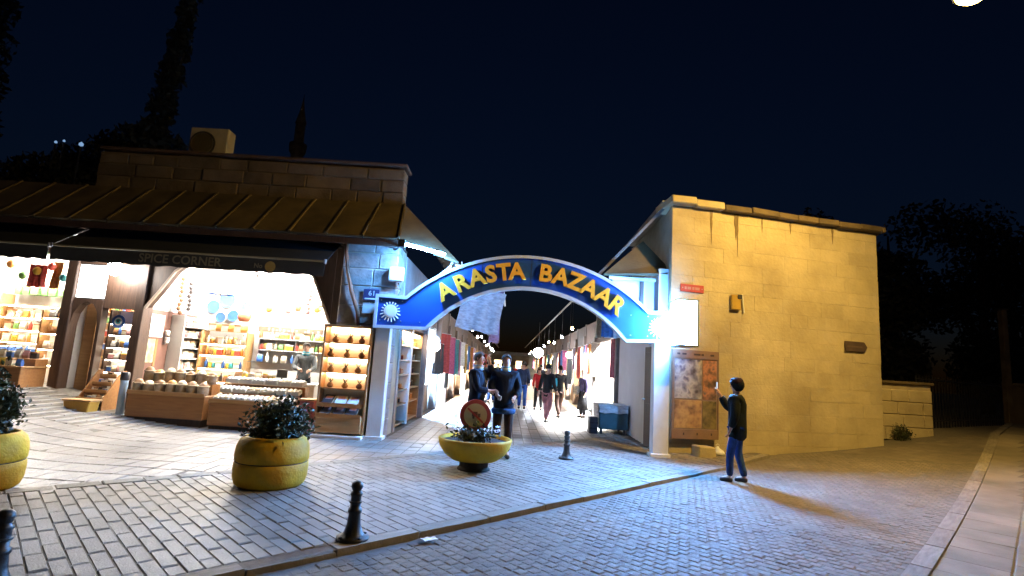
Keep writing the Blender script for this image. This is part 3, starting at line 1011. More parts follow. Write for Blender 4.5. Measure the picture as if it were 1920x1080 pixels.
for side, bays in ((-1, lb), (1, rbays)):
    cnt = 0
    for k, (a, b) in enumerate(bays):
        if side > 0 and k == 0:
            spots = [(a + 0.35, 'maroon'), (b - 0.5, 'grey')]
        elif side < 0 and k == 0:
            spots = [(a + 1.2, 'white'), (a + 2.2, 'black')]
        elif side < 0 and k == 1:
            spots = [(a + 0.5, 'black'), (a + 1.2, 'red'), (a + 2.2, 'black')]
        else:
            spots = [(a + (b - a) * t, names[(k * 5 + j * 3 + (side > 0) * 2) % len(names)]) for j, t in enumerate((0.2, 0.5, 0.8))]
        for j, (y, c) in enumerate(spots):
            x = (LXW + 0.12 if side < 0 else RXW - 0.12) + rnd.uniform(-0.05, 0.05)
            hang(c, x, y, 2.58 - (0.4 if c == 'black' else 0), rnd.uniform(0.5, 0.8), rnd.uniform(0.9, 1.6), R(90) + rnd.gauss(0, 0.25),
                 '%s textile, %s from the gate among those hanging %s of the lane' % (c, NTH(cnt), 'left' if side < 0 else 'right'), 'textiles hanging along the lane', k * 7 + j)
            cnt += 1
for (x, y, c, sd) in ((2.75, 14.9, 'blue', 71), (2.95, 15.3, 'white', 72), (2.6, 15.6, 'cream', 73)):
    hang(c, x, y, 3.15, 0.45, 0.6, R(20) + sd, 'small %s scarf hung high above the bright doorway right of the lane' % c, 'scarves above the bright doorway', sd)

# ================================================================== THE STONE HOUSE (right of the gate)
WA = R(13.5)
HO = Vector((3.48, 11.53, 0))
H = thing('stone_house', 'tall windowless house of yellow ashlar stone right of the gate', 'building', HO, WA)
HL, HT = 5.62, 5.36


def wallpt(s, z, out=0.0):
    """point on the stone wall: s along, out towards the street"""
    return (HO.x + s * math.cos(WA) + out * math.sin(WA), HO.y + s * math.sin(WA) - out * math.cos(WA), z)


def hloc(x, y):
    dx, dy = x - HO.x, y - HO.y
    return (dx * math.cos(WA) + dy * math.sin(WA), -dx * math.sin(WA) + dy * math.cos(WA))


foot = [(0.012, 0.02), (HL, 0.02), hloc(8.2, 16.0), hloc(3.6, 16.0)]
MB().prism(foot, HT + 0.2, 'z', -0.2).build('wall_core', M_JOINT, H)
sm = MB().box(-0.5, 0.5, 0, 1, -0.5, 0.5).mesh('stone')
bm = bmesh.new()
bm.from_mesh(sm)
es = [e for e in bm.edges if all(v.co.y < 0.1 for v in e.verts)]
bmesh.ops.bevel(bm, geom=es, offset=0.016, segments=1, affect='EDGES')
bm.to_mesh(sm)
bm.free()
sm.materials.append(M_STONE)
z = -0.15
row = 0
while z < HT - 0.05:
    hgt = min((0.34, 0.31, 0.37, 0.33, 0.30)[row % 5], HT - z)
    x = 0.0
    first = True
    while x < HL - 0.01:
        w = rnd.uniform(0.45, 0.95)
        if HL - x - w < 0.3:
            w = HL - x
        ob('stone', sm, None, H, (x + w / 2, -0.002 + rnd.uniform(-0.004, 0.004), z + hgt / 2), (0, 0, 0), (w - 0.003, 0.12, hgt - 0.003))
        x += w
    z += hgt
    row += 1
# dark rain runs below the eaves, thin limewash crusts proud of the stone
M_STAIN = pm('rain_stain', (0.20, 0.15, 0.08), (0.15, 0.11, 0.06), 6, 0.9)
for (s, w, h) in ((0.98, 0.06, 0.8), (1.62, 0.10, 0.62), (1.66, 0.05, 1.0), (2.32, 0.035, 0.35), (3.1, 0.05, 0.3), (4.3, 0.06, 0.4)):
    n = 8
    a = [(s + w * 0.5 * (1 - (i / n) ** 1.5) * (1 + 0.25 * math.sin(i * 2.1 + s)), HT - h * i / n) for i in range(n + 1)]
    b = [(s - w * 0.5 * (1 - (i / n) ** 1.5) * (1 + 0.25 * math.cos(i * 1.7 + s)), HT - h * i / n) for i in range(n + 1)]
    MB().strip(a, b, 0.006, o=-0.0145).build('rain_stain', M_STAIN, H)
# eaves course: rough coping slabs
x = -0.10
k = 0
while x < HL + 0.1:
    w = min(rnd.uniform(0.5, 0.8), HL + 0.16 - x)
    if w < 0.1:
        break
    M = Matrix.Translation((x + w / 2, 0.1, HT + 0.075)) @ Euler((R(-4) + rnd.gauss(0, 0.02), rnd.gauss(0, 0.02), rnd.gauss(0, 0.01))).to_matrix().to_4x4()
    MB().box(-w / 2 + 0.004, w / 2 - 0.004, -0.24 - rnd.uniform(0, 0.05), 0.5, -0.07, 0.07 + (0.03 if k < 2 else 0), M).build('coping_slab', M_STONE if k < 2 else M_DSTONE, H, 0.018)
    x += w
    k += 1
MB().prism([(-0.05, 0.35), (HL + 0.1, 0.35), hloc(8.3, 16.1), hloc(3.5, 16.1)], 0.12, 'z', HT + 0.10).build('roof', M_ROOFG, H)

# poster board on the wall
o = thing('poster_board', 'tall framed board of faded tourist pictures on the stone wall under the lit sign', 'notice board', wallpt(0.55, 0.3, 0.12), WA)
BW, BH = 1.06, 1.86
MB().box(-BW / 2, BW / 2, 0.0, 0.05, 0, BH).build('backing', pm('board_back', (0.25, 0.18, 0.15)), o)
fr_m = pm('board_frame', (0.24, 0.15, 0.11), (0.18, 0.115, 0.085), 5, 0.5)
for (a, b, c, d) in ((-BW / 2 - 0.03, -BW / 2, 0, BH), (BW / 2, BW / 2 + 0.03, 0, BH)):
    MB().box(a, b, -0.02, 0.06, c, d).build('frame_post', fr_m, o, 0.005)
MB().box(-BW / 2, BW / 2, -0.02, -0.001, BH - 0.18, BH).build('header', fr_m, o, 0.004)
MB().box(-BW / 2, BW / 2, -0.02, -0.001, 0, 0.2).build('footer', fr_m, o, 0.004)


def picture_mat(name, cols, scale, seed):
    m = bpy.data.materials.new(name)
    m.use_nodes = True
    n, l = m.node_tree.nodes, m.node_tree.links
    b = n['Principled BSDF']
    b.inputs['Roughness'].default_value = 0.35
    tc = n.new('ShaderNodeTexCoord')
    mp = n.new('ShaderNodeMapping')
    mp.inputs['Location'].default_value = (seed * 3.1, seed * 1.7, seed)
    l.new(tc.outputs['Object'], mp.inputs['Vector'])
    nz = n.new('ShaderNodeTexNoise')
    nz.inputs['Scale'].default_value = scale
    nz.inputs['Detail'].default_value = 2.5
    l.new(mp.outputs['Vector'], nz.inputs['Vector'])
    rp = n.new('ShaderNodeValToRGB')
    cr = rp.color_ramp
    while len(cr.elements) < len(cols):
        cr.elements.new(0.5)
    for i, c in enumerate(cols):
        cr.elements[i].position = 0.30 + 0.42 * i / (len(cols) - 1)
        cr.elements[i].color = c + (1,)
    l.new(nz.outputs['Fac'], rp.inputs['Fac'])
    l.new(rp.outputs['Color'], b.inputs['Base Color'])
    return m


pics = [(-0.50, 0.14, 0.83, 1.66, [(0.05, 0.04, 0.05), (0.2, 0.19, 0.22), (0.4, 0.38, 0.36), (0.12, 0.1, 0.14)], 5),
        (0.17, 0.50, 0.83, 1.66, [(0.05, 0.04, 0.03), (0.18, 0.1, 0.06), (0.45, 0.2, 0.1), (0.1, 0.09, 0.1)], 6),
        (-0.50, 0.14, 0.22, 0.80, [(0.12, 0.07, 0.04), (0.3, 0.18, 0.1), (0.45, 0.3, 0.14), (0.2, 0.08, 0.05)], 5),
        (0.17, 0.50, 0.22, 0.80, [(0.05, 0.04, 0.02), (0.16, 0.13, 0.05), (0.25, 0.2, 0.08)], 7)]
for i, (a, b, c, d, cols, sc_) in enumerate(pics):
    MB().box(a, b, -0.012, -0.001, c, d).build('picture', picture_mat('picture_%d' % i, cols, sc_, i + 1), o, 0.003)
M_INK = pm('dark_ink', (0.05, 0.03, 0.03))
for x, w in ((-0.46, 0.07), (-0.34, 0.1), (-0.06, 0.16), (0.12, 0.06), (0.34, 0.09)):
    MB().box(x, x + w, -0.024, -0.021, BH - 0.11, BH - 0.07).build('header_mark', M_INK, o)
for x in (-0.3, 0.02, 0.36):
    MB().box(x, x + 0.03, -0.024, -0.021, 0.08, 0.13).build('footer_mark', M_INK, o)
# stone block under the board
o = tag(MB().prism([(-0.21, 0), (0.21, 0), (0.19, 0.27), (-0.2, 0.29)], 0.3, o=-0.15).build('stone_block', M_STONE, None, 0.025, loc=wallpt(0.56, -0.07, 0.42), rot=(0, 0, WA)), 'squat stone block on the ground below the poster board', 'block')
o = thing('plastic_bag', 'small white plastic bag lying on the ground at the wall beside the stone block', 'bag', wallpt(0.98, 0.0, 0.28), 0.4)
m = MB()
r2 = random.Random(3)
prof = [(0.0, 0.0), (0.10, 0.0), (0.15, 0.04), (0.12, 0.10), (0.05, 0.13), (0.03, 0.17)]
m.lathe(prof, 14)
m.v = [(x * (1 + r2.uniform(-0.18, 0.18)), y * (1 + r2.uniform(-0.18, 0.18)), z * (1 + r2.uniform(-0.1, 0.15))) for x, y, z in m.v]
m.build('bag', pm('white_plastic', (0.75, 0.77, 0.8), rough=0.35), o, smooth=True)
MB().tube([(-0.02, 0, 0.15), (-0.05, 0, 0.21), (0.0, 0, 0.24), (0.05, 0, 0.21), (0.02, 0, 0.15)], 0.006, 5).build('handle', MATS['white_plastic'], o)

# red plate, lantern and arrow sign on the stone wall
o = thing('red_sign', 'faded red street name plate on the stone wall above the lit sign', 'sign', wallpt(0.50, 3.52, 0.03), WA)
MB().box(-0.29, 0.29, 0, 0.012, -0.085, 0.085).build('plate', M_RED, o, 0.004)
for x in (-0.24, 0.24):
    MB().lathe([(0.012, 0), (0.012, 0.006), (0, 0.008)], 8, (x, -0.001, 0), Matrix.Rotation(R(90), 4, 'X')).build('screw', M_STEEL, o)
for x, w in ((-0.19, 0.05), (-0.12, 0.09), (0.0, 0.05), (0.07, 0.11)):
    MB().box(x, x + w, -0.003, -0.001, -0.03, 0.03).build('letter_mark', pm('pale_red', (0.5, 0.25, 0.2)), o)
o = thing('wall_fitting', 'old ochre electric fitting with a pale conduit on the stone wall', 'fitting', wallpt(1.62, 3.3, 0.03), WA)
MB().box(-0.16, 0.08, -0.06, 0.012, -0.17, 0.17).build('box', pm('ochre_box', (0.42, 0.27, 0.05), rough=0.5), o, 0.015)
MB().box(-0.02, 0.10, -0.08, -0.061, 0.08, 0.18).build('cover', M_DARK, o, 0.01)
MB().tube([(0.15, 0, 0.2), (0.16, -0.01, 0), (0.19, -0.01, -0.22)], 0.016, 8).build('conduit', M_COLUMN, o)
o = thing('arrow_sign', 'dark arrow-shaped direction sign near the far end of the stone wall', 'sign', wallpt(4.86, 2.53, 0.05), WA)
MB().prism([(-0.32, -0.12), (0.24, -0.12), (0.33, 0.0), (0.24, 0.12), (-0.32, 0.12)], 0.025, o=0).build('board', pm('sign_brown', (0.10, 0.07, 0.06), (0.07, 0.05, 0.045), 5, 0.5), o, 0.006)
MB().box(-0.27, 0.18, -0.003, -0.001, -0.02, 0.015).build('faded_text', pm('faded_text', (0.14, 0.1, 0.085)), o)
for x in (-0.26, 0.2):
    MB().box(x - 0.015, x + 0.015, 0.026, 0.04, -0.1, 0.1).build('bracket', M_DARK, o)

# door standing in the lane side of the house
o = place('wooden_door', 'dark brown panelled door in the blue-lit lane wall behind the right gate column', 'door', (3.2, 12.05, 0))
M = Matrix.Translation((3.24, 11.78, 0)) @ Matrix.Rotation(R(8), 4, 'Z')
MB().box(-0.03, 0.02, 0.0, 0.52, 0.02, 2.2, M).build('leaf', M_BROWN, o, 0.006)
for z0, z1 in ((0.15, 0.95), (1.1, 2.08)):
    MB().box(-0.045, -0.031, 0.07, 0.45, z0, z1, M).build('panel', M_BROWN, o, 0.008)
MB().lathe([(0.012, 0), (0.012, 0.03), (0.025, 0.035), (0.025, 0.055), (0, 0.06)], 10, M @ Vector((-0.03, 0.47, 1.03)), Matrix.Rotation(R(-90), 4, 'Y')).build('handle', M_STEEL, o)

# ------------------------------------------------------------------ low wall, posts and dark garden beyond the house
o = place('garden_wall', 'low yellow-lit garden wall continuing from the far corner of the stone house', 'wall', (9.9, 13.6, gz(10)))
zb = gz(10) - 0.1
MB().box(8.98, 10.66, 13.55, 13.85, zb, 1.72).build('wall_core', M_JOINT, o)
for r_ in range(4):
    x = 8.98
    while x < 10.6:
        w = min(rnd.uniform(0.4, 0.7), 10.68 - x)
        MB().box(x + 0.005, x + w - 0.005, 13.525, 13.7, zb + r_ * 0.31 + 0.005, zb + r_ * 0.31 + 0.305).build('stone', M_STONE, o, 0.015)
        x += w
MB().box(8.96, 10.72, 13.48, 13.9, 1.72, 1.8).build('coping', M_DSTONE, o, 0.02)
o = place('gate_post', 'pale square post at the dark garden entrance, right edge', 'post', (17.2, 18.5, gz(17)))
MB().box(17.12, 17.32, 18.4, 18.6, gz(17) - 0.1, 4.55).build('shaft', M_DSTONE, o, 0.02)
MB().box(17.09, 17.35, 18.37, 18.63, 4.55, 4.6).build('cap', M_DSTONE, o, 0.01)
o = place('far_garden_wall', 'dim low wall behind the pale square post at the right edge', 'wall', (20, 18.7, gz(17)))
MB().box(17.4, 26, 18.5, 18.9, gz(17) - 0.1, 1.95).build('wall_core', M_DSTONE, o)
MB().box(17.4, 26, 18.45, 18.95, 1.95, 2.05).build('coping', M_DSTONE, o, 0.02)
o = place('iron_fence', 'dark iron railing across the garden between low wall and pale post', 'fence', (13.8, 16.5, gz(14)))
for i in range(33):
    t = i / 32
    x, y = 10.8 + 6.1 * t, 14.2 + 4.2 * t
    MB().box(x - 0.012, x + 0.012, y - 0.012, y + 0.012, gz(12) - 0.1, 2.0).build('bar', M_BLACK, o)
for z in (0.8, 1.9):
    MB().tube([(10.8, 14.2, z), (16.9, 18.4, z)], 0.02, 6).build('rail', M_BLACK, o)


# ------------------------------------------------------------------ trees
def leaf_cloud(blobs, n, size, seed, squash=1.0):
    r2 = random.Random(seed)
    m = MB()
    tot = sum(b[3] ** 2 * b[4] for b in blobs)
    for (cx, cy, cz, rx, rz_) in blobs:
        k = int(n * rx ** 2 * rz_ / tot)
        for _ in range(k):
            d = Vector((r2.gauss(0, 1), r2.gauss(0, 1), r2.gauss(0, 1))).normalized()
            q = r2.random() ** 0.4
            p = Vector((cx + d.x * rx * q, cy + d.y * rx * q, cz + d.z * rz_ * q))
            a = Vector((r2.gauss(0, 1), r2.gauss(0, 1), r2.gauss(0, 1))).normalized()
            b = a.cross(Vector((r2.gauss(0, 1), r2.gauss(0, 1), r2.gauss(0, 1)))).normalized()
            s = size * r2.uniform(0.6, 1.3)
            m.add([p - a * s, p + b * s * 0.5, p + a * s, p - b * s * 0.5], [(0, 1, 2, 3)])
    return m


def fast_mesh(m, name, mat, parent):
    me = bpy.data.meshes.new(name)
    me.from_pydata(m.v, [], m.f)
    return ob(name, me, mat, parent)


def tree(name, label, loc, h, blobs, n, size, seed, trunk=0.25, lean=(0, 0), group=None):
    t = thing(name, label, 'tree', loc, 0, group)
    top = h * 0.75
    pts = [(lean[0] * q * q, lean[1] * q * q, top * q) for q in (0, 0.25, 0.5, 0.75, 1.0)]
    m = MB().tube(pts, [trunk, trunk * 0.8, trunk * 0.6, trunk * 0.4, trunk * 0.15], 8)
    r2 = random.Random(seed)
    for b in blobs:
        q = r2.uniform(0.35, 0.7)
        base = Vector((lean[0] * q * q, lean[1] * q * q, top * q))
        tip = Vector((b[0], b[1], b[2]))
        mid = base.lerp(tip, 0.5) + Vector((0, 0, 0.3))
        m.tube([base, mid, tip], [trunk * 0.35, trunk * 0.22, trunk * 0.06], 6)
    m.build('trunk', M_BARK, t, smooth=True)
    fast_mesh(leaf_cloud(blobs, n, size, seed), 'crown', M_TREE, t)
    return t


def round_blobs(h, w, n, seed):
    r2 = random.Random(seed)
    return [(r2.uniform(-w, w) * 0.65, r2.uniform(-w, w) * 0.65, h * r2.uniform(0.5, 0.9), w * r2.uniform(0.35, 0.6), w * r2.uniform(0.3, 0.5)) for _ in range(n)]


tree('broadleaf_tree', 'dark round-crowned tree behind the shop roof beside the air conditioner', (-21.8, 30, 0), 14.8, round_blobs(14.5, 3.2, 9, 1), 5000, 0.22, 11, 0.35)
tree('broadleaf_tree', 'low dark tree behind the shop roof near the small blue lights', (-26.5, 31, 0), 15.2, round_blobs(15.2, 3.0, 10, 2), 5000, 0.22, 12, 0.3)
tree('broadleaf_tree', 'dark tree crown behind the shop roof at the left edge', (-31.5, 33, 0), 13.5, round_blobs(13.8, 2.6, 7, 9), 3000, 0.22, 19, 0.3)
cy = [(0.9 * (i / 9) * 2.0, 0, 8 + 19 * i / 9, 1.15 - 0.07 * i, 1.5) for i in range(10)]
tree('leaning_poplar', 'very tall slim dark tree leaning above the shop roof', (-23.6, 32, 0), 27, cy, 4500, 0.24, 13, 0.35, (1.6, 0))
cy = [(0, 0, 9 + 19 * i / 7, 1.6 - 0.05 * i, 2.0) for i in range(8)]
tree('tall_cypress', 'tall dark cypress at the top left edge of the picture', (-34.2, 31.5, 0), 28, cy, 4000, 0.25, 14, 0.35)
for i, (x, y, h_, w_, lb_) in enumerate(((13.2, 18.2, 8.5, 2.4, 'dark leafy tree close behind the low garden wall'), (17.0, 22.5, 11.0, 3.2, 'big dark tree behind the iron railing in the garden'),
                                        (21.5, 22.0, 10.5, 3.0, 'dark spreading tree behind the pale post at the right edge'), (13.0, 24.0, 12.5, 3.0, 'tall dark tree rising behind the corner of the stone house'),
                                        (26.5, 25.5, 13, 3.6, 'dark tree farthest to the right in the garden'))):
    bl = round_blobs(h_, w_, 9, 20 + i) + [(rnd.uniform(-1, 1) * w_ * 0.5, rnd.uniform(-1, 1) * w_ * 0.5, h_ * 0.25, w_ * 0.5, h_ * 0.18) for _ in range(4)]
    tree('broadleaf_tree', lb_, (x + 3.5, y + 6, 0.4), h_ * 1.15, bl, 6000, 0.17, 30 + i, 0.3)
# slender minaret far behind the roofs
o = place('minaret', 'slender far-off dark minaret with a pointed top behind the shop roof', 'tower', (-34.9, 80, 0))
MB().lathe([(1.4, 0), (1.4, 26), (0.95, 27), (0.9, 32.0), (1.25, 32.6), (1.25, 33.2), (0.75, 33.3), (0.72, 37.2), (0.85, 37.3), (0.35, 39.5), (0.05, 41.5)], 16, (-34.9, 80, 0)).build('shaft', M_DSTONE, o, smooth=False)
MB().lathe([(1.3, 0), (1.3, 0.7), (1.24, 0.7), (1.24, 0)], 16, (-34.9, 80, 33.2)).build('balcony_rail', M_DSTONE, o)
MB().tube([(-34.9, 80, 41.4), (-34.9, 80, 42.3)], [0.08, 0.02], 6).build('finial', M_DARK, o)
# three small blue-white lamps far off among the trees
for i, (x, z, r_) in enumerate(((-26.35, 12.55, 0.07), (-25.9, 12.65, 0.06), (-24.9, 12.5, 0.11))):
    o = place('distant_lamp', ('dim distant lamp, leftmost of the three small lights above the shop roof', 'middle one of the three small distant lights above the shop roof', 'brightest blue distant lamp among the trees above the shop roof')[i], 'lamp', (x, 29.0, z), 'distant lamps among the trees')
    MB().lathe([(0, -r_), (r_, -r_ * 0.4), (r_, r_ * 0.6), (0, r_ * 1.6)], 10, (x, 29, z)).build('bulb', em('far_blue_lamp', (0.35, 0.6, 1.0), 0.25), o)
    MB().tube([(x, 29, z - r_), (x, 29, 0)], 0.05, 6).build('pole', M_DARK, o)

# ================================================================== THE GATE ARCH
G = place('gate_arch', 'blue arched gateway sign with gold letters ARASTA BAZAAR on two white columns', 'gate', (0.32, 10.9, 0))
GY = 10.80
for (x0, x1) in ((-2.70, -2.40), (2.94, 3.26)):
    c = MB().box(x0, x1, GY, GY + 0.22, -0.02, 2.80).build('column', M_COLUMN, G, 0.012)
    MB().box(x0 - 0.04, x1 + 0.04, GY - 0.03, GY + 0.25, -0.02, 0.06).build('base_plate', M_COLUMN, c, 0.008)


def arc(cx, cz, r, xa, xb, n=40):
    aa, ab = math.acos((xa - cx) / r), math.acos((xb - cx) / r)
    return [(cx + r * math.cos(aa + (ab - aa) * i / n), cz + r * math.sin(aa + (ab - aa) * i / n)) for i in range(n + 1)]


inner = arc(0.33, 0.56, 2.63, -1.68, 2.34)
outer = arc(0.33, 0.28, 3.49, -2.10, 2.76)
panel_in = [(-2.66, 2.24)] + inner + [(3.24, 2.30)]
panel_out = [(-2.66, 2.80)] + outer + [(3.24, 2.80)]
MB().strip(panel_in, panel_out, 0.12, o=GY - 0.14).build('sign_panel', M_BLUE, G)


def offset(poly, d):
    out = []
    for i, p in enumerate(poly):
        a, b = Vector(poly[max(i - 1, 0)]), Vector(poly[min(i + 1, len(poly) - 1)])
        t = (b - a).normalized()
        out.append((p[0] - t.y * d, p[1] + t.x * d))
    return out


MB().strip(panel_out, offset(panel_out, 0.06), 0.17, o=GY - 0.165).build('outer_trim', M_TRIM, G)
MB().strip(panel_in, offset(panel_in, -0.06), 0.17, o=GY - 0.165).build('inner_trim', M_TRIM, G)
MB().box(-2.72, -2.661, GY - 0.165, GY - 0.003, 2.18, 2.86).build('end_trim', M_TRIM, G)
MB().box(3.241, 3.30, GY - 0.165, GY - 0.003, 2.24, 2.86).build('end_trim', M_TRIM, G)
xs = [-1.33, -1.02, -0.72, -0.44, -0.18, 0.08, 0.66, 0.97, 1.27, 1.56, 1.85, 2.11]
for ch, x in zip('ARASTABAZAAR', xs):
    cx, cz, r_ = 0.33, 0.42, 3.06
    a = math.acos((x - cx) / r_)
    lettering('letter', ch, 0.475, M_GOLD, G, (x, GY - 0.18, cz + r_ * math.sin(a)), (R(90), R(90) - a, 0), ext=0.03, fat=0.015)
for x in (-2.40, 2.98):
    e = MB().lathe([(0, 0.012), (0.10, 0.012), (0.135, 0.008), (0.135, 0), (0, 0)], 24, (x, GY - 0.142, 2.53), Matrix.Rotation(R(90), 4, 'X')).build('emblem', M_WHITE, G)
    for k in range(18):
        t = 2 * math.pi * k / 18
        r1 = 0.19 if math.sin(t) > -0.3 else 0.215
        MB().tube([(x + 0.145 * math.cos(t), GY - 0.147, 2.53 + 0.145 * math.sin(t)), (x + r1 * math.cos(t), GY - 0.147, 2.53 + r1 * math.sin(t))], 0.011, 5).build('ray', M_WHITE, e)

# seams and bolts of the sheet-metal panel
for x in (-0.62, 0.37, 1.36):
    a_in, a_out = math.acos((x - 0.33) / 2.63), math.acos((x - 0.33) / 3.49)
    MB().box(x - 0.004, x + 0.004, GY - 0.1425, GY - 0.1405, 0.56 + 2.63 * math.sin(a_in) + 0.01, 0.28 + 3.49 * math.sin(a_out) - 0.01).build('panel_seam', M_DARK, G)
for x in (-2.6, -2.18, -1.8, 2.42, 2.76, 3.18):
    for z in (2.34, 2.74):
        if abs(x) > 2.0 or z < 2.5:
            MB().lathe([(0.012, 0), (0.012, 0.006), (0, 0.01)], 8, (x, GY - 0.1415, z), Matrix.Rotation(R(90), 4, 'X')).build('bolt', M_STEEL, G)
tag(MB().tube([(-2.34, 10.9, 2.86), (-2.3, 10.98, 3.0), (-2.36, 10.98, 3.15)], 0.012, 6).build('cable', M_BLACK), 'short black cable running from the gate arch up to the junction box', 'cable')

# lit sign box beside the right column
o = place('lit_sign_box', 'glaring blue-white lit sign box at the corner of the stone house', 'sign', (3.52, 11.15, 2.2))
MB().box(3.322, 3.64, 10.402, 10.9, 2.20, 3.06).build('casing', M_STEEL, o, 0.01)
MB().box(3.30, 3.64, 10.36, 10.40, 2.21, 3.05).build('lit_face', L_BLUE, o)
MB().box(3.28, 3.32, 10.402, 10.86, 2.21, 3.05).build('lit_face', L_BLUE, o)
MB().box(3.642, 3.68, 10.35, 10.9, 2.196, 3.064).build('edge_trim', M_STEEL, o)
for (a, b, c, d) in ((3.28, 3.68, 2.165, 2.195), (3.28, 3.68, 3.065, 3.095)):
    MB().box(a, b, 10.35, 10.9, c, d).build('edge_trim', M_STEEL, o)
MB().box(3.45, 3.58, 10.905, 11.6, 2.5, 2.8).build('wall_bracket', M_STEEL, o)

# ================================================================== STREET LAMP whose glow enters at the top right
o = place('street_lamp', 'tall sodium street lamp whose glowing head just shows at the top right edge', 'street lamp', (10.4, 6.6, 0.2))
LX, LY, LZ = 6.72, 7.34, 7.56
MB().lathe([(0.2, 0), (0.2, 0.1), (0.11, 0.16), (0.09, 1.2), (0.07, 1.25), (0.055, 7.3)], 14, (10.4, 6.6, gz(10.4))).build('pole', M_DARK, o)
arm = [(10.4, 6.6, 7.6), (10.3, 6.62, 8.0), (9.8, 6.7, 8.2), (8.4, 7.0, 8.0), (6.95, 7.3, 7.7)]
MB().tube(arm, 0.035, 8).build('arm', M_DARK, o)
MB().lathe([(0.0, 0.14), (0.10, 0.13), (0.2, 0.06), (0.24, 0.0), (0.22, 0.0), (0, 0.06)], 18, (LX, LY, LZ + 0.05)).build('head', M_DARK, o)
MB().lathe([(0.0, -0.07), (0.12, -0.055), (0.19, 0.0), (0.21, 0.045), (0.0, 0.046)], 18, (LX, LY, LZ)).build('lens', L_SODIUM, o, smooth=True)
ld = bpy.data.lights.new('sodium_light', 'SPOT')
ld.energy = 2050
ld.color = (1.0, 0.62, 0.15)
ld.spot_size = R(165)
ld.spot_blend = 1.0
ld.shadow_soft_size = 0.12
lo = bpy.data.objects.new('sodium_light', ld)
COL.objects.link(lo)
lo.parent = o
lo.matrix_parent_inverse = WORLDP[o.name]
lo.location = (LX, LY, LZ - 0.09)
lo.rotation_euler = (Vector((3.6, 11.0, 2.4)) - Vector((LX, LY, LZ))).to_track_quat('-Z', 'Y').to_euler()

# ================================================================== STREET FURNITURE
def shrub(parent, r, h, n, size, seed, zc, mat=None, tall=1.0):
    r2 = random.Random(seed)
    m = MB()
    stems = MB()
    for k in range(40):
        a, q = r2.uniform(0, 6.28), r2.random() ** 0.6
        tip = Vector((math.cos(a) * r * q, math.sin(a) * r * q, zc + h * (1 - 0.55 * q * q) * r2.uniform(0.65, 1.05)))
        base = Vector((math.cos(a) * r * q * 0.3, math.sin(a) * r * q * 0.3, zc - 0.06))
        stems.tube([base, base.lerp(tip, 0.5) + Vector((0, 0, 0.04)), tip], [0.01, 0.008, 0.004], 5)
        for _ in range(n // 40):
            t = r2.uniform(0.25, 1.05)
            p = base.lerp(tip, t) + Vector((r2.gauss(0, 0.05), r2.gauss(0, 0.05), r2.gauss(0, 0.035)))
            d = Vector((r2.gauss(0, 1), r2.gauss(0, 1), r2.gauss(0.4, 0.8))).normalized()
            s_ = d.cross(Vector((r2.gauss(0, 1), r2.gauss(0, 1), r2.gauss(0, 1)))).normalized()
            L = size * r2.uniform(0.6, 1.25)
            nn = d.cross(s_) * L * 0.12
            m.add([p, p + d * L * 0.5 + s_ * L * 0.28 + nn, p + d * L, p + d * L * 0.5 - s_ * L * 0.28 + nn], [(0, 1, 2, 3)])
    stems.build('stem', M_BARK, parent)
    fast_mesh(m, 'foliage', mat or M_LEAF, parent)


t = thing('weed_clump', 'small dark weed clump at the foot of the low garden wall', 'plant', (9.75, 13.36, gz(9.75) - 0.04))
POTP = [(0.36, 0.0), (0.395, 0.03), (0.42, 0.10), (0.426, 0.2), (0.422, 0.265), (0.412, 0.278), (0.408, 0.285), (0.412, 0.292), (0.422, 0.305), (0.424, 0.38), (0.415, 0.46), (0.385, 0.535), (0.34, 0.57), (0.31, 0.575), (0.30, 0.55), (0.28, 0.48)]


def pot(label, loc, sc, sr, sh, seed):
    t = thing('planter', label, 'planter', loc, 0, 'yellow planters on the square')
    m = MB()
    m.lathe(POTP, 40)
    p = m.build('pot', M_YEL, t, smooth=True)
    MB().lathe([(0.405, 0), (0.413, 0), (0.413, 0.010), (0.405, 0.010)], 40, (0, 0, 0.280)).build('groove_line', M_SOIL, p)
    MB().lathe([(0.0, 0.50), (0.29, 0.49)], 24).build('soil', M_SOIL, t)
    shrub(t, sr, sh, 4200, 0.062, seed, 0.5)
    t.scale = (sc, sc, sc)
    return t


shrub(t, 0.22, 0.3, 600, 0.06, 21, 0.02)
pot('round yellow planter with dark bushy shrub in front of the wooden counters', (-2.80, 6.78, 0), 1.0, 0.44, 0.52, 3)
pot('yellow planter with upright shrub cut off by the left edge', (-5.5, 5.82, 0), 1.0, 0.36, 0.74, 4)

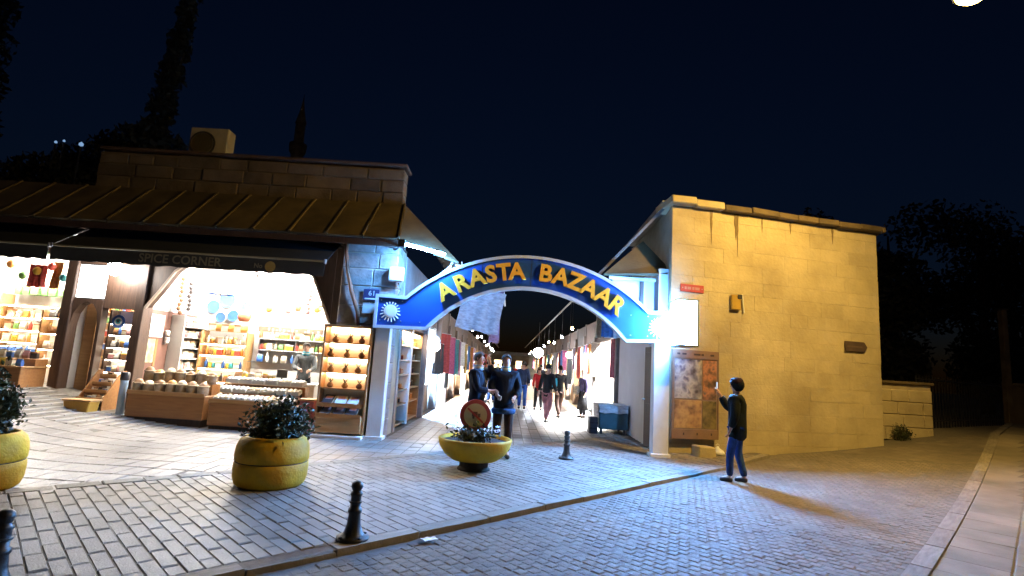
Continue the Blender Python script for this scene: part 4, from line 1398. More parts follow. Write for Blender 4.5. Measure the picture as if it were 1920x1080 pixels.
t = thing('bowl_planter', 'shallow yellow bowl planter on a dark foot in front of the gate', 'planter', (-0.42, 8.45, 0), 0, 'yellow planters on the square')
MB().lathe([(0.25, 0), (0.25, 0.02), (0.22, 0.05), (0.22, 0.12), (0.28, 0.135)], 32).build('foot', M_SOIL, t)
MB().lathe([(0.20, 0.125), (0.34, 0.15), (0.46, 0.23), (0.535, 0.34), (0.56, 0.43), (0.565, 0.46), (0.545, 0.475), (0.525, 0.46), (0.51, 0.42)], 44).build('bowl', M_YEL, t, smooth=True)
MB().lathe([(0.0, 0.43), (0.52, 0.42)], 32).build('soil', M_SOIL, t)
shrub(t, 0.42, 0.22, 700, 0.07, 9, 0.43)
M_PETAL = pm('pale_petal', (0.7, 0.7, 0.75), (0.6, 0.55, 0.66), 8, 0.6)
r2 = random.Random(12)
for k in range(22):
    a, q = r2.uniform(0, 6.28), 0.40 * r2.random() ** 0.5
    x, y, z = q * math.cos(a), q * math.sin(a), 0.53 + r2.uniform(0, 0.10)
    m = MB()
    for j in range(5):
        t_ = 2 * math.pi * j / 5 + a
        m.add([(x, y, z), (x + 0.035 * math.cos(t_ - 0.4), y + 0.035 * math.sin(t_ - 0.4), z + 0.012), (x + 0.05 * math.cos(t_), y + 0.05 * math.sin(t_), z + 0.02), (x + 0.035 * math.cos(t_ + 0.4), y + 0.035 * math.sin(t_ + 0.4), z + 0.012)], [(0, 1, 2, 3)])
    m.build('flower', M_PETAL, t)
t = thing('road_sign', 'round red-rimmed prohibition sign standing in the yellow bowl planter', 'sign', (-0.44, 8.40, 0.42))
rx = Matrix.Rotation(R(90), 4, 'X')
MB().lathe([(0.0, 0.0), (0.235, 0.0), (0.24, 0.006), (0.235, 0.012), (0.0, 0.012)], 36, (0, 0, 0.39), rx).build('disc', pm('sign_red', (0.42, 0.05, 0.03), rough=0.5), t, smooth=False)
MB().lathe([(0.0, 0.0), (0.178, 0.0), (0.178, 0.004), (0.0, 0.004)], 36, (0, -0.0135, 0.39), rx).build('face', pm('sign_face', (0.62, 0.46, 0.22), (0.52, 0.38, 0.18), 8, 0.5), t)
# dark emblem: truck-like block with cab and two wheels, crossed by a bar
MB().box(-0.055, 0.03, -0.0225, -0.0185, 0.37, 0.445).build('pictogram', pm('sign_brown_ink', (0.16, 0.07, 0.03)), t)
MB().box(0.034, 0.075, -0.0225, -0.0185, 0.37, 0.42).build('pictogram', MATS['sign_brown_ink'], t)
for x in (-0.03, 0.05):
    MB().lathe([(0, 0), (0.018, 0), (0.018, 0.004), (0, 0.004)], 12, (x, -0.0185, 0.355), rx).build('pictogram', MATS['sign_brown_ink'], t)
MB().box(-0.16, 0.16, -0.029, -0.0245, -0.014, 0.014, Matrix.Translation((0, 0, 0.39)) @ Matrix.Rotation(R(40), 4, 'Y')).build('cross_bar', MATS['sign_red'], t)
MB().tube([(0, 0.02, 0.0), (0, 0.02, 0.55)], 0.02, 10).build('post', M_STEEL, t)

BOLP = [(0.0, 0.50), (0.03, 0.495), (0.048, 0.475), (0.052, 0.45), (0.042, 0.425), (0.034, 0.415), (0.05, 0.40), (0.055, 0.385), (0.045, 0.37), (0.045, 0.27), (0.06, 0.26), (0.06, 0.235),
        (0.05, 0.22), (0.06, 0.13), (0.085, 0.06), (0.11, 0.035), (0.14, 0.03), (0.14, 0.0)]
for i, (x, y, lb_) in enumerate(((-1.27, 4.98, 'small black iron bollard on the kerb, middle of the foreground'), (1.16, 9.92, 'small black iron bollard standing in the mouth of the gate'),
                               (-3.13, 3.60, 'small black iron bollard cut off by the bottom left corner'))):
    if i == 0:
        b0 = thing('bollard', lb_, 'bollard', (x, y, 0), 0, 'black iron bollards')
        MB().lathe(BOLP, 24).build('shaft', M_BLACK, b0, smooth=True)
        for k in range(4):
            a = R(45 + 90 * k)
            MB().lathe([(0.018, 0), (0.018, 0.012), (0.0, 0.018)], 8, (0.118 * math.cos(a), 0.118 * math.sin(a), 0.03)).build('bolt', M_BLACK, b0)
        MB().lathe([(0.052, 0), (0.056, 0.004), (0.056, 0.016), (0.052, 0.02)], 24, (0, 0, 0.31)).build('ring', M_BLACK, b0)
    else:
        dup(b0, (x, y, 0), 0.3 * i, lb_)

# scrap of paper on the kerb
m = MB()
r2 = random.Random(5)
vs, fs = [], []
for j in range(5):
    for i in range(5):
        vs.append((-0.07 + 0.035 * i, -0.05 + 0.025 * j, 0.012 + r2.uniform(0, 0.018)))
for j in range(4):
    for i in range(4):
        fs.append((j * 5 + i, j * 5 + i + 1, j * 5 + i + 6, j * 5 + i + 5))
m.add(vs, fs)
tag(m.build('paper_scrap', M_WHITE, None, loc=(-0.62, 5.2, -0.045), rot=(0, 0, 0.6)), 'crumpled scrap of paper lying beside the kerb in the foreground', 'paper')

# covered cart at the lane mouth
o = place('covered_cart', 'teal cart draped with a pale cloth against the blue-lit lane wall', 'cart', (2.85, 14.4, 0))
MB().box(2.46, 3.2, 14.1, 14.95, 0.12, 0.72).build('body', pm('teal_paint', (0.05, 0.13, 0.15), (0.04, 0.1, 0.12), 5, 0.5), o, 0.02)
for x in (2.52, 3.12):
    for y in (14.16, 14.88):
        MB().box(x - 0.03, x + 0.03, y - 0.03, y + 0.03, 0, 0.12).build('leg', M_DARK, o)
m = MB()
n = 24
top = [(2.42, 14.06), (3.22, 14.06), (3.22, 14.99), (2.42, 14.99)]
m.box(2.43, 3.215, 14.065, 14.985, 0.725, 0.745)
m.build('cloth_top', CLOTH['white'], o, 0.008)
cloth_panel(0.78, 0.2, 16, 0.012, 3).build('cloth_drop', CLOTH['white'], o, smooth=True, loc=(2.82, 14.055, 0.735))
cloth_panel(0.9, 0.34, 16, 0.012, 5).build('cloth_drop', CLOTH['white'], o, smooth=True, loc=(2.43, 14.52, 0.735), rot=(0, 0, R(90)))
o = place('dark_crate', 'low dark crate beside the covered cart in the lane', 'crate', (2.3, 14.2, 0))
MB().box(2.2, 2.41, 14.05, 14.4, 0.0, 0.42).build('body', M_DARK, o, 0.012)
for z in (0.12, 0.26):
    MB().box(2.195, 2.415, 14.04, 14.048, z, z + 0.03).build('slat', M_BLACK, o)


# ================================================================== GOODS OF THE SPICE SHOP
def proto_jar(col, lid):
    t = empty('jar')
    MB().lathe([(0.0, 0.0), (0.052, 0.0), (0.056, 0.01), (0.056, 0.11), (0.046, 0.13), (0.04, 0.135)], 14).build('body', col, t, smooth=True)
    MB().lathe([(0.044, 0.133), (0.046, 0.137), (0.046, 0.158), (0.03, 0.163), (0, 0.163)], 14).build('lid', lid, t)
    return t


def proto_carton(col, lid):
    t = empty('carton')
    MB().box(-0.07, 0.07, -0.05, 0.05, 0, 0.15).build('body', col, t, 0.006)
    MB().box(-0.073, 0.073, -0.053, 0.053, 0.12, 0.155).build('lid', lid, t, 0.004)
    return t


def proto_bottle(col, lid):
    t = empty('bottle')
    MB().lathe([(0.0, 0.0), (0.036, 0.0), (0.038, 0.01), (0.038, 0.12), (0.016, 0.16), (0.015, 0.2)], 12).build('body', col, t, smooth=True)
    MB().lathe([(0.018, 0.195), (0.018, 0.22), (0, 0.222)], 10).build('cap', lid, t)
    return t


def proto_bag(col, lid):
    t = empty('packet')
    m = MB()
    ring = [(-0.06, 0.035, 0.0), (-0.065, 0.045, 0.06), (-0.06, 0.03, 0.12), (-0.065, 0.004, 0.165)]
    a = [(-x, z) for x, y, z in ring]
    vs, fs = [], []
    for (x, y, z) in ring:
        vs += [(x, -y, z), (-x, -y, z), (-x, y, z), (x, y, z)]
    for i in range(3):
        for j in range(4):
            fs.append((i * 4 + j, i * 4 + (j + 1) % 4, i * 4 + 4 + (j + 1) % 4, i * 4 + 4 + j))
    fs += [(3, 2, 1, 0), (12, 13, 14, 15)]
    m.add(vs, fs)
    m.build('body', col, t, 0.008)
    MB().box(-0.066, 0.066, -0.007, 0.007, 0.158, 0.176).build('seal', lid, t)
    return t


M_GOODS = {k: pm('goods_' + k, c, tuple(v * 0.8 for v in c), 12, 0.45) for k, c in dict(red=(0.5, 0.07, 0.05), yellow=(0.6, 0.42, 0.06), green=(0.12, 0.28, 0.08), blue=(0.05, 0.15, 0.5), white=(0.75, 0.75, 0.72), brown=(0.28, 0.14, 0.06),
               orange=(0.62, 0.27, 0.06), teal=(0.05, 0.35, 0.4), cream=(0.68, 0.58, 0.42), dark=(0.05, 0.04, 0.04), pink=(0.6, 0.3, 0.3)).items()}
PROTO = {}


def good(kind, col, loc, label, group, sc=1.0, rz=0.0):
    lidc = {'white': 'cream', 'cream': 'brown', 'brown': 'yellow', 'dark': 'brown'}.get(col, 'white')
    fn = dict(jar=proto_jar, carton=proto_carton, bottle=proto_bottle, packet=proto_bag)[kind]
    if (kind, col) not in PROTO:
        t = fn(M_GOODS[col], M_GOODS[lidc])
        tag(t, label, kind, group)
        PROTO[kind, col] = t
        t.location, t.rotation_euler, t.scale = loc, (0, 0, rz), (sc, sc, sc)
        return t
    src = PROTO[kind, col]
    d = dup(src, loc, rz, label, (sc, sc, sc))
    d['group'] = group
    return d


def shelf_goods(x0, x1, y, z, n, kinds, cols, where, group, rz=0.0, along='x', sc=1.0, level=0):
    for i in range(n):
        t = (i + 0.5) / n
        k, c = kinds[(i * 7 + int(z * 13)) % len(kinds)], cols[(i * 5 + int(z * 17)) % len(cols)]
        p = x0 + (x1 - x0) * t + rnd.uniform(-0.015, 0.015)
        loc = (p, y, z) if along == 'x' else (y, p, z)
        good(k, c, loc, '%s %s %s from %s, %s' % (c, k, ORD[i], 'left' if along == 'x' else 'front', where.replace('#', ORD[level])), group, sc * rnd.uniform(0.9, 1.1), rz + rnd.gauss(0, 0.12))


def shelves(name, label, x0, x1, y0, y1, zs, ztop, zb, mat, backmat=None):
    o = place(name, label, 'shelf', ((x0 + x1) / 2, (y0 + y1) / 2, zb))
    wide = (x1 - x0) > (y1 - y0)
    if wide:
        for x in (x0, x1):
            MB().box(x - 0.02, x + 0.02, y0, y1, zb, ztop).build('upright', mat, o, 0.004)
        MB().box(x0 + 0.021, x1 - 0.021, y1 - 0.02, y1, zb, ztop).build('back_panel', backmat or mat, o)
    else:
        for y in (y0, y1):
            MB().box(x0, x1, y - 0.02, y + 0.02, zb, ztop).build('upright', mat, o, 0.004)
        MB().box(x0, x0 + 0.02, y0 + 0.021, y1 - 0.021, zb, ztop).build('back_panel', backmat or mat, o)
    for z in zs:
        if wide:
            MB().box(x0 + 0.021, x1 - 0.021, y0 + 0.003, y1 - 0.021, z - 0.025, z).build('board', mat, o, 0.003)
            MB().box(x0 + 0.03, x1 - 0.03, y0 + 0.01, y0 + 0.03, z - 0.04, z - 0.027).build('lamp_or_fill_strip', L_SHELF_FILL, o)  # added fill strip under each wide board to brighten the goods below
        else:
            MB().box(x0 + 0.021, x1 - 0.003, y0 + 0.021, y1 - 0.021, z - 0.025, z).build('board', mat, o, 0.003)
    return o


M_WSH = pm('white_shelf', (0.72, 0.72, 0.70), (0.66, 0.66, 0.64), 4, 0.5)
# arched shop: white shelf on the left wall, wooden shelf on the back wall
zs = [0.8, 1.05, 1.3, 1.55, 1.8, 2.05]
shelves('wall_shelf', 'white wall shelf of pale packets along the side wall of the arched shop', -7.94, -7.62, 12.6, 13.55, zs, 2.3, 0.12, M_WSH)
for z in zs:
    shelf_goods(12.68, 13.48, -7.75, z, 6, ['packet', 'carton'], ['white', 'cream', 'white', 'pink'], '# board of the white side-wall shelf, arched shop', 'packets on the white shelf', R(90), 'y', level=zs.index(z))
zs = [0.78, 1.10, 1.42, 1.70]
shelves('wall_shelf', 'wooden shelf of jars against the back wall of the arched shop', -7.58, -6.45, 13.25, 13.6, zs, 2.0, 0.12, M_WOODL, M_WSH)
for j, z in enumerate(zs):
    shelf_goods(-7.5, -6.53, 13.38, z, 9, ['jar', 'jar', 'bottle', 'carton'], [['brown', 'dark', 'brown', 'cream'], ['teal', 'white', 'blue', 'yellow'], ['orange', 'brown', 'yellow', 'red'], ['cream', 'orange', 'brown', 'white']][j],
                '# board of the wooden back-wall shelf, arched shop', 'jars on the wooden shelf', level=j)
shelf_goods(-7.5, -6.53, 13.42, 2.0, 6, ['carton', 'packet'], ['cream', 'orange'], 'on top of the wooden shelf of the arched shop', 'cartons on top of the wooden shelf', sc=1.2)
# white display case, name board and upper cabinets at the back
o = place('display_case', 'white glazed display case along the back wall of the arched shop', 'display case', (-5.3, 13.3, 0.12))
MB().box(-6.3, -4.3, 13.05, 13.6, 0.12, 0.85).build('cabinet', M_WSH, o, 0.01)
MB().box(-6.3, -4.3, 13.02, 13.6, 0.855, 0.9).build('worktop', M_STEEL, o, 0.006)
MB().box(-6.28, -4.32, 13.04, 13.05, 0.905, 1.3).build('glass_front', glass('case_glass'), o)
MB().box(-6.28, -4.32, 13.04, 13.5, 1.302, 1.32).build('glass_top', MATS['case_glass'], o)
for x in (-5.8, -5.3, -4.8):
    MB().box(x - 0.005, x + 0.005, 13.03, 13.045, 0.2, 0.8).build('door_gap', M_DARK, o)
o = place('name_board', 'brown name board with worn pale lettering on the back wall of the arched shop', 'sign', (-5.55, 13.58, 2.1))
MB().box(-6.35, -4.72, 13.57, 13.61, 2.07, 2.21).build('board', pm('board_brown', (0.16, 0.11, 0.075), (0.12, 0.085, 0.06), 6, 0.6), o, 0.004)
for k, x in enumerate((-6.1, -6.0, -5.9, -5.82, -5.72, -5.6, -5.5, -5.4, -5.18, -5.1, -4.85)):
    MB().box(x, x + 0.05, 13.563, 13.569, 2.10, 2.175 - 0.02 * (k % 3)).build('letter_mark', pm('pale_letter', (0.42, 0.36, 0.29)), o)
shelf_goods(-6.2, -4.4, 13.3, 1.322, 9, ['bottle', 'jar', 'packet'], ['white', 'cream', 'blue', 'white'], 'on the white display case', 'things on the display case')
# inner counter with a till screen
o = place('inner_counter', 'white inner counter inside the arched shop behind the sweet trays', 'counter', (-5.1, 12.1, 0.12))
MB().box(-6.1, -4.2, 11.95, 12.3, 0.12, 0.88).build('body', M_WSH, o, 0.01)
MB().box(-6.14, -4.16, 11.92, 12.33, 0.885, 0.92).build('top', M_WSH, o, 0.006)
o = place('till_screen', 'small black till screen on the inner counter of the arched shop', 'monitor', (-5.0, 12.1, 0.92))
MB().box(-5.12, -4.88, 12.08, 12.1, 1.02, 1.2, ).build('screen', M_BLACK, o, 0.006)
MB().tube([(-5.0, 12.1, 0.93), (-5.0, 12.1, 1.05)], 0.015, 8).build('stand', M_BLACK, o)
MB().box(-5.07, -4.93, 12.05, 12.15, 0.92, 0.93).build('foot', M_BLACK, o)
# pictures and wall lights on the pinkish wall
o = place('framed_picture', 'white framed picture on the pinkish side wall of the arched shop', 'picture', (-7.9, 12.05, 1.8))
for (y0, y1, z0, z1) in ((11.86, 11.89, 1.75, 2.25), (12.28, 12.31, 1.75, 2.25), (11.89, 12.28, 1.75, 1.79), (11.89, 12.28, 2.21, 2.25)):
    MB().box(-7.948, -7.92, y0, y1, z0, z1).build('frame', M_WHITE, o)
MB().box(-7.946, -7.935, 11.891, 12.279, 1.791, 2.209).build('print', picture_mat('picture_shop', [(0.5, 0.5, 0.48), (0.62, 0.62, 0.6), (0.45, 0.47, 0.5)], 6, 7), o)
o = place('green_poster', 'greenish poster leaning under the white framed picture', 'picture', (-7.9, 11.98, 1.2))
MB().box(-7.946, -7.93, 11.86, 12.12, 1.18, 1.7).build('print', picture_mat('picture_green', [(0.14, 0.18, 0.1), (0.3, 0.33, 0.2), (0.42, 0.45, 0.36)], 8, 9), o, 0.003)
MB().box(-7.946, -7.93, 12.13, 12.2, 1.1, 1.7).build('wood_edge', M_WOOD, o)
o = place('wall_sconce', 'small pale wall sconce on the pinkish wall beside the framed picture', 'lamp', (-7.9, 12.42, 1.75))
MB().lathe([(0.03, 0), (0.05, 0.02), (0.055, 0.12), (0.03, 0.14)], 12, (-7.88, 12.42, 1.62)).build('shade', M_WHITE, o)
MB().lathe([(0.03, 0), (0.05, 0.02), (0.055, 0.1), (0.03, 0.12)], 12, (-7.88, 12.42, 1.8)).build('shade', M_WHITE, o)
MB().box(-7.947, -7.9, 12.4, 12.44, 1.6, 1.92).build('bracket', M_STEEL, o)


def plate(loc, r, col, label, ry=0.0):
    t = thing('ceramic_plate', label, 'plate', loc, 0, 'ceramic plates on the shop wall')
    M = Matrix.Rotation(R(90), 4, 'X')
    MB().lathe([(0, 0.0), (r * 0.55, 0.0), (r * 0.62, 0.012), (r, 0.03), (r, 0.022), (r * 0.62, 0.0), (0, -0.01)], 28, M=M).build('dish', M_WHITE, t, smooth=True)
    MB().lathe([(r * 0.66, 0.020), (r * 0.97, 0.0335), (r * 0.97, 0.0345), (r * 0.66, 0.0215)], 28, M=M).build('rim_band', col, t)
    for k in range(6):
        a = k * math.pi / 3
        MB().lathe([(0, 0.0), (r * 0.15, 0.0), (r * 0.15, 0.003), (0, 0.003)], 10, (r * 0.33 * math.cos(a), -0.003, r * 0.33 * math.sin(a)), M).build('petal_mark', col, t)


PB = M_GOODS['blue']
for (x, z, r_, l_) in ((-7.55, 2.62, 0.17, 'round blue and white plate hung lowest beside the garland'), (-7.22, 2.82, 0.21, 'largest blue and white plate on the back wall of the arched shop'),
                       (-7.02, 2.42, 0.15, 'blue rimmed plate hung just above the wooden shelf'), (-7.33, 2.36, 0.13, 'small blue rimmed plate on the back wall of the arched shop'), (-6.72, 2.66, 0.13, 'small blue plate hung next to the orange lamp shade')):
    plate((x, 13.59, z), r_, PB, l_)
o = place('fabric_umbrella', 'blue and white parasol hung open from the ceiling of the arched shop', 'umbrella', (-7.05, 12.9, 2.9))
m, m2 = MB(), MB()
for k in range(8):
    a0, a1 = 2 * math.pi * k / 8, 2 * math.pi * (k + 1) / 8
    q = [(-7.05, 12.9, 3.05), (-7.05 + 0.33 * math.cos(a0), 12.9 + 0.33 * math.sin(a0), 2.88), (-7.05 + 0.33 * math.cos(a1), 12.9 + 0.33 * math.sin(a1), 2.88)]
    (m if k % 2 else m2).add(q + [(p[0], p[1], p[2] - 0.006) for p in q], [(0, 1, 2), (5, 4, 3), (1, 4, 5, 2)])
m.build('blue_gore', PB, o)
m2.build('white_gore', M_WHITE, o)
MB().tube([(-7.05, 12.9, 2.5), (-7.05, 12.9, 3.74)], 0.008, 6).build('shaft', M_DARK, o)
o = place('orange_lamp_shade', 'orange paper lamp shade hanging beside the plates in the arched shop', 'lamp shade', (-6.5, 13.1, 2.35))
MB().lathe([(0.05, 0.22), (0.13, 0.16), (0.16, 0.05), (0.12, -0.06), (0.08, -0.07)], 16, (-6.5, 13.1, 2.33)).build('shade', pm('orange_paper', (0.62, 0.2, 0.1)), o, smooth=True)
MB().tube([(-6.5, 13.1, 2.55), (-6.5, 13.1, 3.74)], 0.006, 5).build('cord', M_DARK, o)
# strings of dried vegetables
for (x, y, zt, n, c, l_) in ((-7.72, 12.45, 3.2, 9, 'brown', 'string of dried brown vegetables hanging in the arched shop left of the plates'), (-7.55, 12.5, 3.1, 7, 'dark', 'shorter dark string of dried vegetables hanging left of the plates'),
                             (-4.72, 12.5, 3.3, 8, 'pink', 'string of pinkish dried fruit hanging by the right side wall of the arched shop'), (-4.5, 12.7, 3.2, 6, 'cream', 'pale string of dried fruit hanging by the right side wall'), (-5.9, 12.2, 3.55, 3, 'dark', 'short dark string hanging under the middle of the awning')):
    o = place('dried_garland', l_, 'garland', (x, y, zt), 'strings of dried goods')
    MB().tube([(x, y, 3.74), (x, y, zt - 0.1 * n)], 0.005, 5).build('string', M_DARK, o)
    for k in range(n):
        MB().lathe([(0.012, 0.05), (0.045, 0.02), (0.05, -0.02), (0.02, -0.05), (0, -0.052)], 8, (x + rnd.gauss(0, 0.02), y + rnd.gauss(0, 0.02), zt - 0.1 * k - 0.05)).build('pod', M_GOODS[c], o, smooth=True)

# goods hung and stacked around the arched shop
for i in range(9):
    x = -6.3 + i * 0.24
    o = place('hanging_sponge', 'pale sponge net, %s from left on the rail over the name board' % ORD[i], 'net', (x, 13.4, 2.9), 'nets hung on the rail')
    c_ = ('cream', 'orange', 'white', 'pink', 'brown')[i % 5]
    MB().lathe([(0.01, 0.12), (0.06, 0.08), (0.085, 0.0), (0.07, -0.09), (0.0, -0.12)], 10, (x, 13.4, 2.72 - 0.06 * (i % 2))).build('net_bag', M_GOODS[c_], o, smooth=True)
    MB().tube([(x, 13.4, 2.82 - 0.06 * (i % 2)), (x, 13.4, 3.1)], 0.005, 4).build('loop', M_DARK, o)
o = tag(MB().tube([(-6.5, 13.4, 3.1), (-4.0, 13.4, 3.1)], 0.014, 6).build('hanging_rail', M_STEEL), 'thin steel rail carrying nets above the name board of the arched shop', 'rail')
o = place('upper_shelf', 'white upper shelf under the name board of the arched shop', 'shelf', (-5.3, 13.5, 1.7))
for z in (1.62, 1.9):
    MB().box(-6.3, -4.3, 13.38, 13.61, z - 0.02, z).build('board', M_WSH, o, 0.003)
for x in (-6.2, -5.3, -4.4):
    MB().box(x - 0.01, x + 0.01, 13.4, 13.6, 1.5, 1.9).build('bracket', M_STEEL, o)
for j, z in enumerate((1.62, 1.9)):
    shelf_goods(-6.25, -4.35, 13.47, z, 15, ['jar', 'packet', 'bottle', 'carton'], ['cream', 'yellow', 'white', 'orange', 'brown', 'green', 'red'], '# board of the white upper shelf', 'jars on the upper shelf', sc=0.95, level=j)
shelf_goods(-6.05, -5.15, 12.12, 0.92, 6, ['jar', 'carton', 'packet'], ['yellow', 'white', 'cream', 'brown'], 'on the inner counter of the arched shop', 'jars on the inner counter')
zs = [0.95, 1.25, 1.55, 1.85]
shelves('wall_shelf', 'narrow wooden shelf of boxes by the till side of the arched shop', -4.25, -3.8, 13.25, 13.6, zs, 2.1, 0.12, M_WOODL, M_WSH)
for z in zs:
    shelf_goods(-4.2, -3.85, 13.38, z, 3, ['carton', 'jar'], ['orange', 'white', 'brown'], '# board of the till-side shelf', 'boxes on the till-side shelf', level=zs.index(z))

# ------------------------------------------------------------------ counters in front
def counter(label, x0, x1, zt, steps, zb):
    o = place('sales_counter', label, 'counter', ((x0 + x1) / 2, 11.1, zb), 'wooden counters in front of the arched shop')
    MB().box(x0, x1, 10.86, 11.44, zb + 0.05, zt - 0.03).build('carcass', M_WOOD, o, 0.008)
    MB().box(x0 + 0.03, x1 - 0.03, 10.89, 11.4, zb - 0.12, zb + 0.05).build('plinth', M_BROWN, o)
    n = max(2, int(round((x1 - x0) / 0.55)))
    MB().box(x0 - 0.015, x1 + 0.015, 10.835, 11.455, zt - 0.03, zt).build('top_board', M_WOODL, o, 0.006)
    for (ya, z) in steps:
        MB().box(x0 + 0.02, x1 - 0.02, ya, 11.44, zt + 0.001, z).build('tier', M_WOOD, o, 0.006)
    MB().box(x0, x1, 10.828, 10.846, zt + 0.001, zt + 0.05).build('front_lip', M_WOODL, o, 0.003)
    return o


counter('left wooden counter with rows of cream spice sacks', -7.5, -5.97, 0.62, [(11.13, 0.84)], 0.1)
counter('right wooden counter with rows of white sweet trays behind the shrub', -5.86, -4.12, 0.54, [(11.06, 0.70), (11.26, 0.88)], 0.02)
SACK = [(0.0, 0.0), (0.085, 0.0), (0.10, 0.03), (0.102, 0.12), (0.095, 0.16), (0.108, 0.175), (0.112, 0.19), (0.10, 0.2), (0.085, 0.185)]
for r_, (y, z, n) in enumerate(((10.98, 0.62, 7), (11.25, 0.84, 7))):
    for i in range(n):
        x = -7.39 + i * 0.218
        lb_ = 'cream spice sack, %s from left in the %s row of the left counter' % (ORD[i], 'front' if r_ == 0 else 'raised back')
        t = thing('spice_sack', lb_, 'sack', (x + rnd.gauss(0, 0.006), y, z), rnd.uniform(0, 3), 'spice sacks on the left counter, %s row' % ('front' if r_ == 0 else 'back'))
        t.scale = (1, 1, rnd.uniform(0.9, 1.1))
        m = MB()
        m.lathe(SACK, 16)
        m.v = [(a * (1 + 0.05 * math.sin(5 * math.atan2(b, a) + i)), b * (1 + 0.05 * math.cos(4 * math.atan2(b, a) + i)), c) for a, b, c in m.v]
        m.build('cloth', M_CREAM, t, smooth=True)
        MB().lathe([(0.094, 0.175), (0.085, 0.21), (0.055, 0.25), (0.02, 0.265), (0.0, 0.265)], 14).build('spice_heap', M_GOODS[('brown', 'cream', 'brown', 'orange', 'cream', 'brown')[(i + r_ * 2) % 6]], t, smooth=True)
for r_, (y, z, n, tilt) in enumerate(((10.95, 0.56, 5, 18), (11.16, 0.72, 6, 15), (11.35, 0.90, 6, 10))):
    for i in range(n):
        w = 1.62 / n
        x = -5.80 + w * (i + 0.5)
        lb_ = 'white tray of sweets, %s from left in the %s row of the right counter' % (ORD[i], ('front', 'middle', 'top')[r_])
        t = thing('sweet_tray', lb_, 'tray', (x, y, z + 0.02), 0, 'sweet trays on the right counter, row %s' % 'front middle top'.split()[r_])
        t.rotation_euler = (R(tilt), 0, rnd.gauss(0, 0.05))
        hw = w / 2 - 0.012
        MB().box(-hw, hw, -0.10, 0.10, 0, 0.02).build('base', M_WSH, t)
        for (a, b, c, d) in ((-hw, -hw + 0.008, -0.1, 0.1), (hw - 0.008, hw, -0.1, 0.1), (-hw + 0.008, hw - 0.008, -0.1, -0.092), (-hw + 0.008, hw - 0.008, 0.092, 0.1)):
            MB().box(a, b, c, d, 0.021, 0.07).build('rim', M_WSH, t)
        m = MB()
        for k in range(9):
            cx, cyy = -hw * 0.7 + hw * 0.7 * (k % 3), -0.06 + 0.06 * (k // 3)
            m.lathe([(0.0, -0.02), (hw * 0.36, 0.0), (hw * 0.3, 0.035), (0.0, 0.05)], 7, (cx + rnd.gauss(0, 0.004), cyy, 0.045 + rnd.uniform(0, 0.015)), sy=0.9)
        m.build('sweets', M_GOODS['white' if (i + r_) % 3 else 'cream'], t, smooth=True)
o = place('pink_stand', 'narrow pinkish red display stand at the end of the right counter', 'stand', (-3.93, 11.0, 0))
MB().box(-4.08, -3.80, 10.86, 11.2, 0.03, 0.66).build('body', pm('pink_panel', (0.40, 0.10, 0.09), (0.34, 0.08, 0.075), 4, 0.5), o, 0.01)
MB().box(-4.1, -3.78, 10.84, 11.22, 0.66, 0.69).build('top', M_WOODL, o, 0.005)
MB().box(-4.06, -3.82, 10.88, 11.18, -0.02, 0.03).build('plinth', M_BROWN, o)

# lit rack with pots beside the gate
o = place('lit_rack', 'tall lit wooden rack of small pots and books beside the left gate column', 'rack', (-3.2, 10.8, 0))
RX0, RX1 = -3.68, -2.76
for x in (RX0, RX1):
    MB().box(x - 0.02, x + 0.02, 10.72, 11.0, 0.05, 2.15).build('side_panel', M_WOOD, o, 0.005)
MB().box(RX0 + 0.021, RX1 - 0.021, 10.98, 11.0, 0.4, 2.15).build('back_panel', pm('cream_back', (0.72, 0.62, 0.46), (0.66, 0.56, 0.42), 4, 0.6), o)
MB().box(RX0 - 0.02, RX1 + 0.02, 10.70, 11.0, 2.152, 2.20).build('crown', M_WOOD, o, 0.006)
rz_ = [1.85, 1.56, 1.26, 0.95]
for z in rz_:
    MB().box(RX0 + 0.021, RX1 - 0.021, 10.74, 10.978, z - 0.025, z).build('shelf', M_WOOD, o, 0.004)
for z in [2.15] + rz_[:-1]:
    MB().box(RX0 + 0.06, RX1 - 0.06, 10.93, 10.955, z - 0.05, z - 0.027).build('lamp_or_fill_strip', L_WARM, o)
MB().box(RX0 + 0.021, RX1 - 0.021, 10.66, 10.95, 0.1, 0.42).build('drawer_front', M_WOODL, o, 0.008)
MB().box(RX0 - 0.03, RX1 + 0.03, 10.6, 11.0, 0.0, 0.06).build('plinth', M_WHITE, o, 0.008)
MB().box(RX0 + 0.03, RX1 - 0.03, 10.645, 10.659, 0.40, 0.45).build('paper_fringe', M_WHITE, o)
for r_, z in enumerate(rz_):
    for i in range(3):
        t = thing('clay_pot', 'brown clay pot of dried stalks, %s on the %s shelf of the lit rack' % (('leftmost', 'middle one', 'rightmost')[i], ('top', 'second', 'third', 'lowest')[r_]), 'pot', (-3.5 + 0.28 * i + rnd.gauss(0, 0.02), 10.84, z), rnd.uniform(0, 3), 'clay pots on the lit rack, %s shelf' % ('top', 'second', 'third', 'lowest')[r_])
        MB().lathe([(0, 0), (0.035, 0), (0.062, 0.03), (0.066, 0.06), (0.04, 0.09), (0.045, 0.105), (0.035, 0.105)], 14).build('body', M_GOODS['brown'], t, smooth=True)
        m = MB()
        for k in range(7):
            a = k * 0.9
            m.tube([(0, 0, 0.09), (0.05 * math.cos(a), 0.05 * math.sin(a), 0.17 + 0.01 * (k % 3))], 0.006, 4)
        m.build('stalks', M_GOODS['dark'], t)
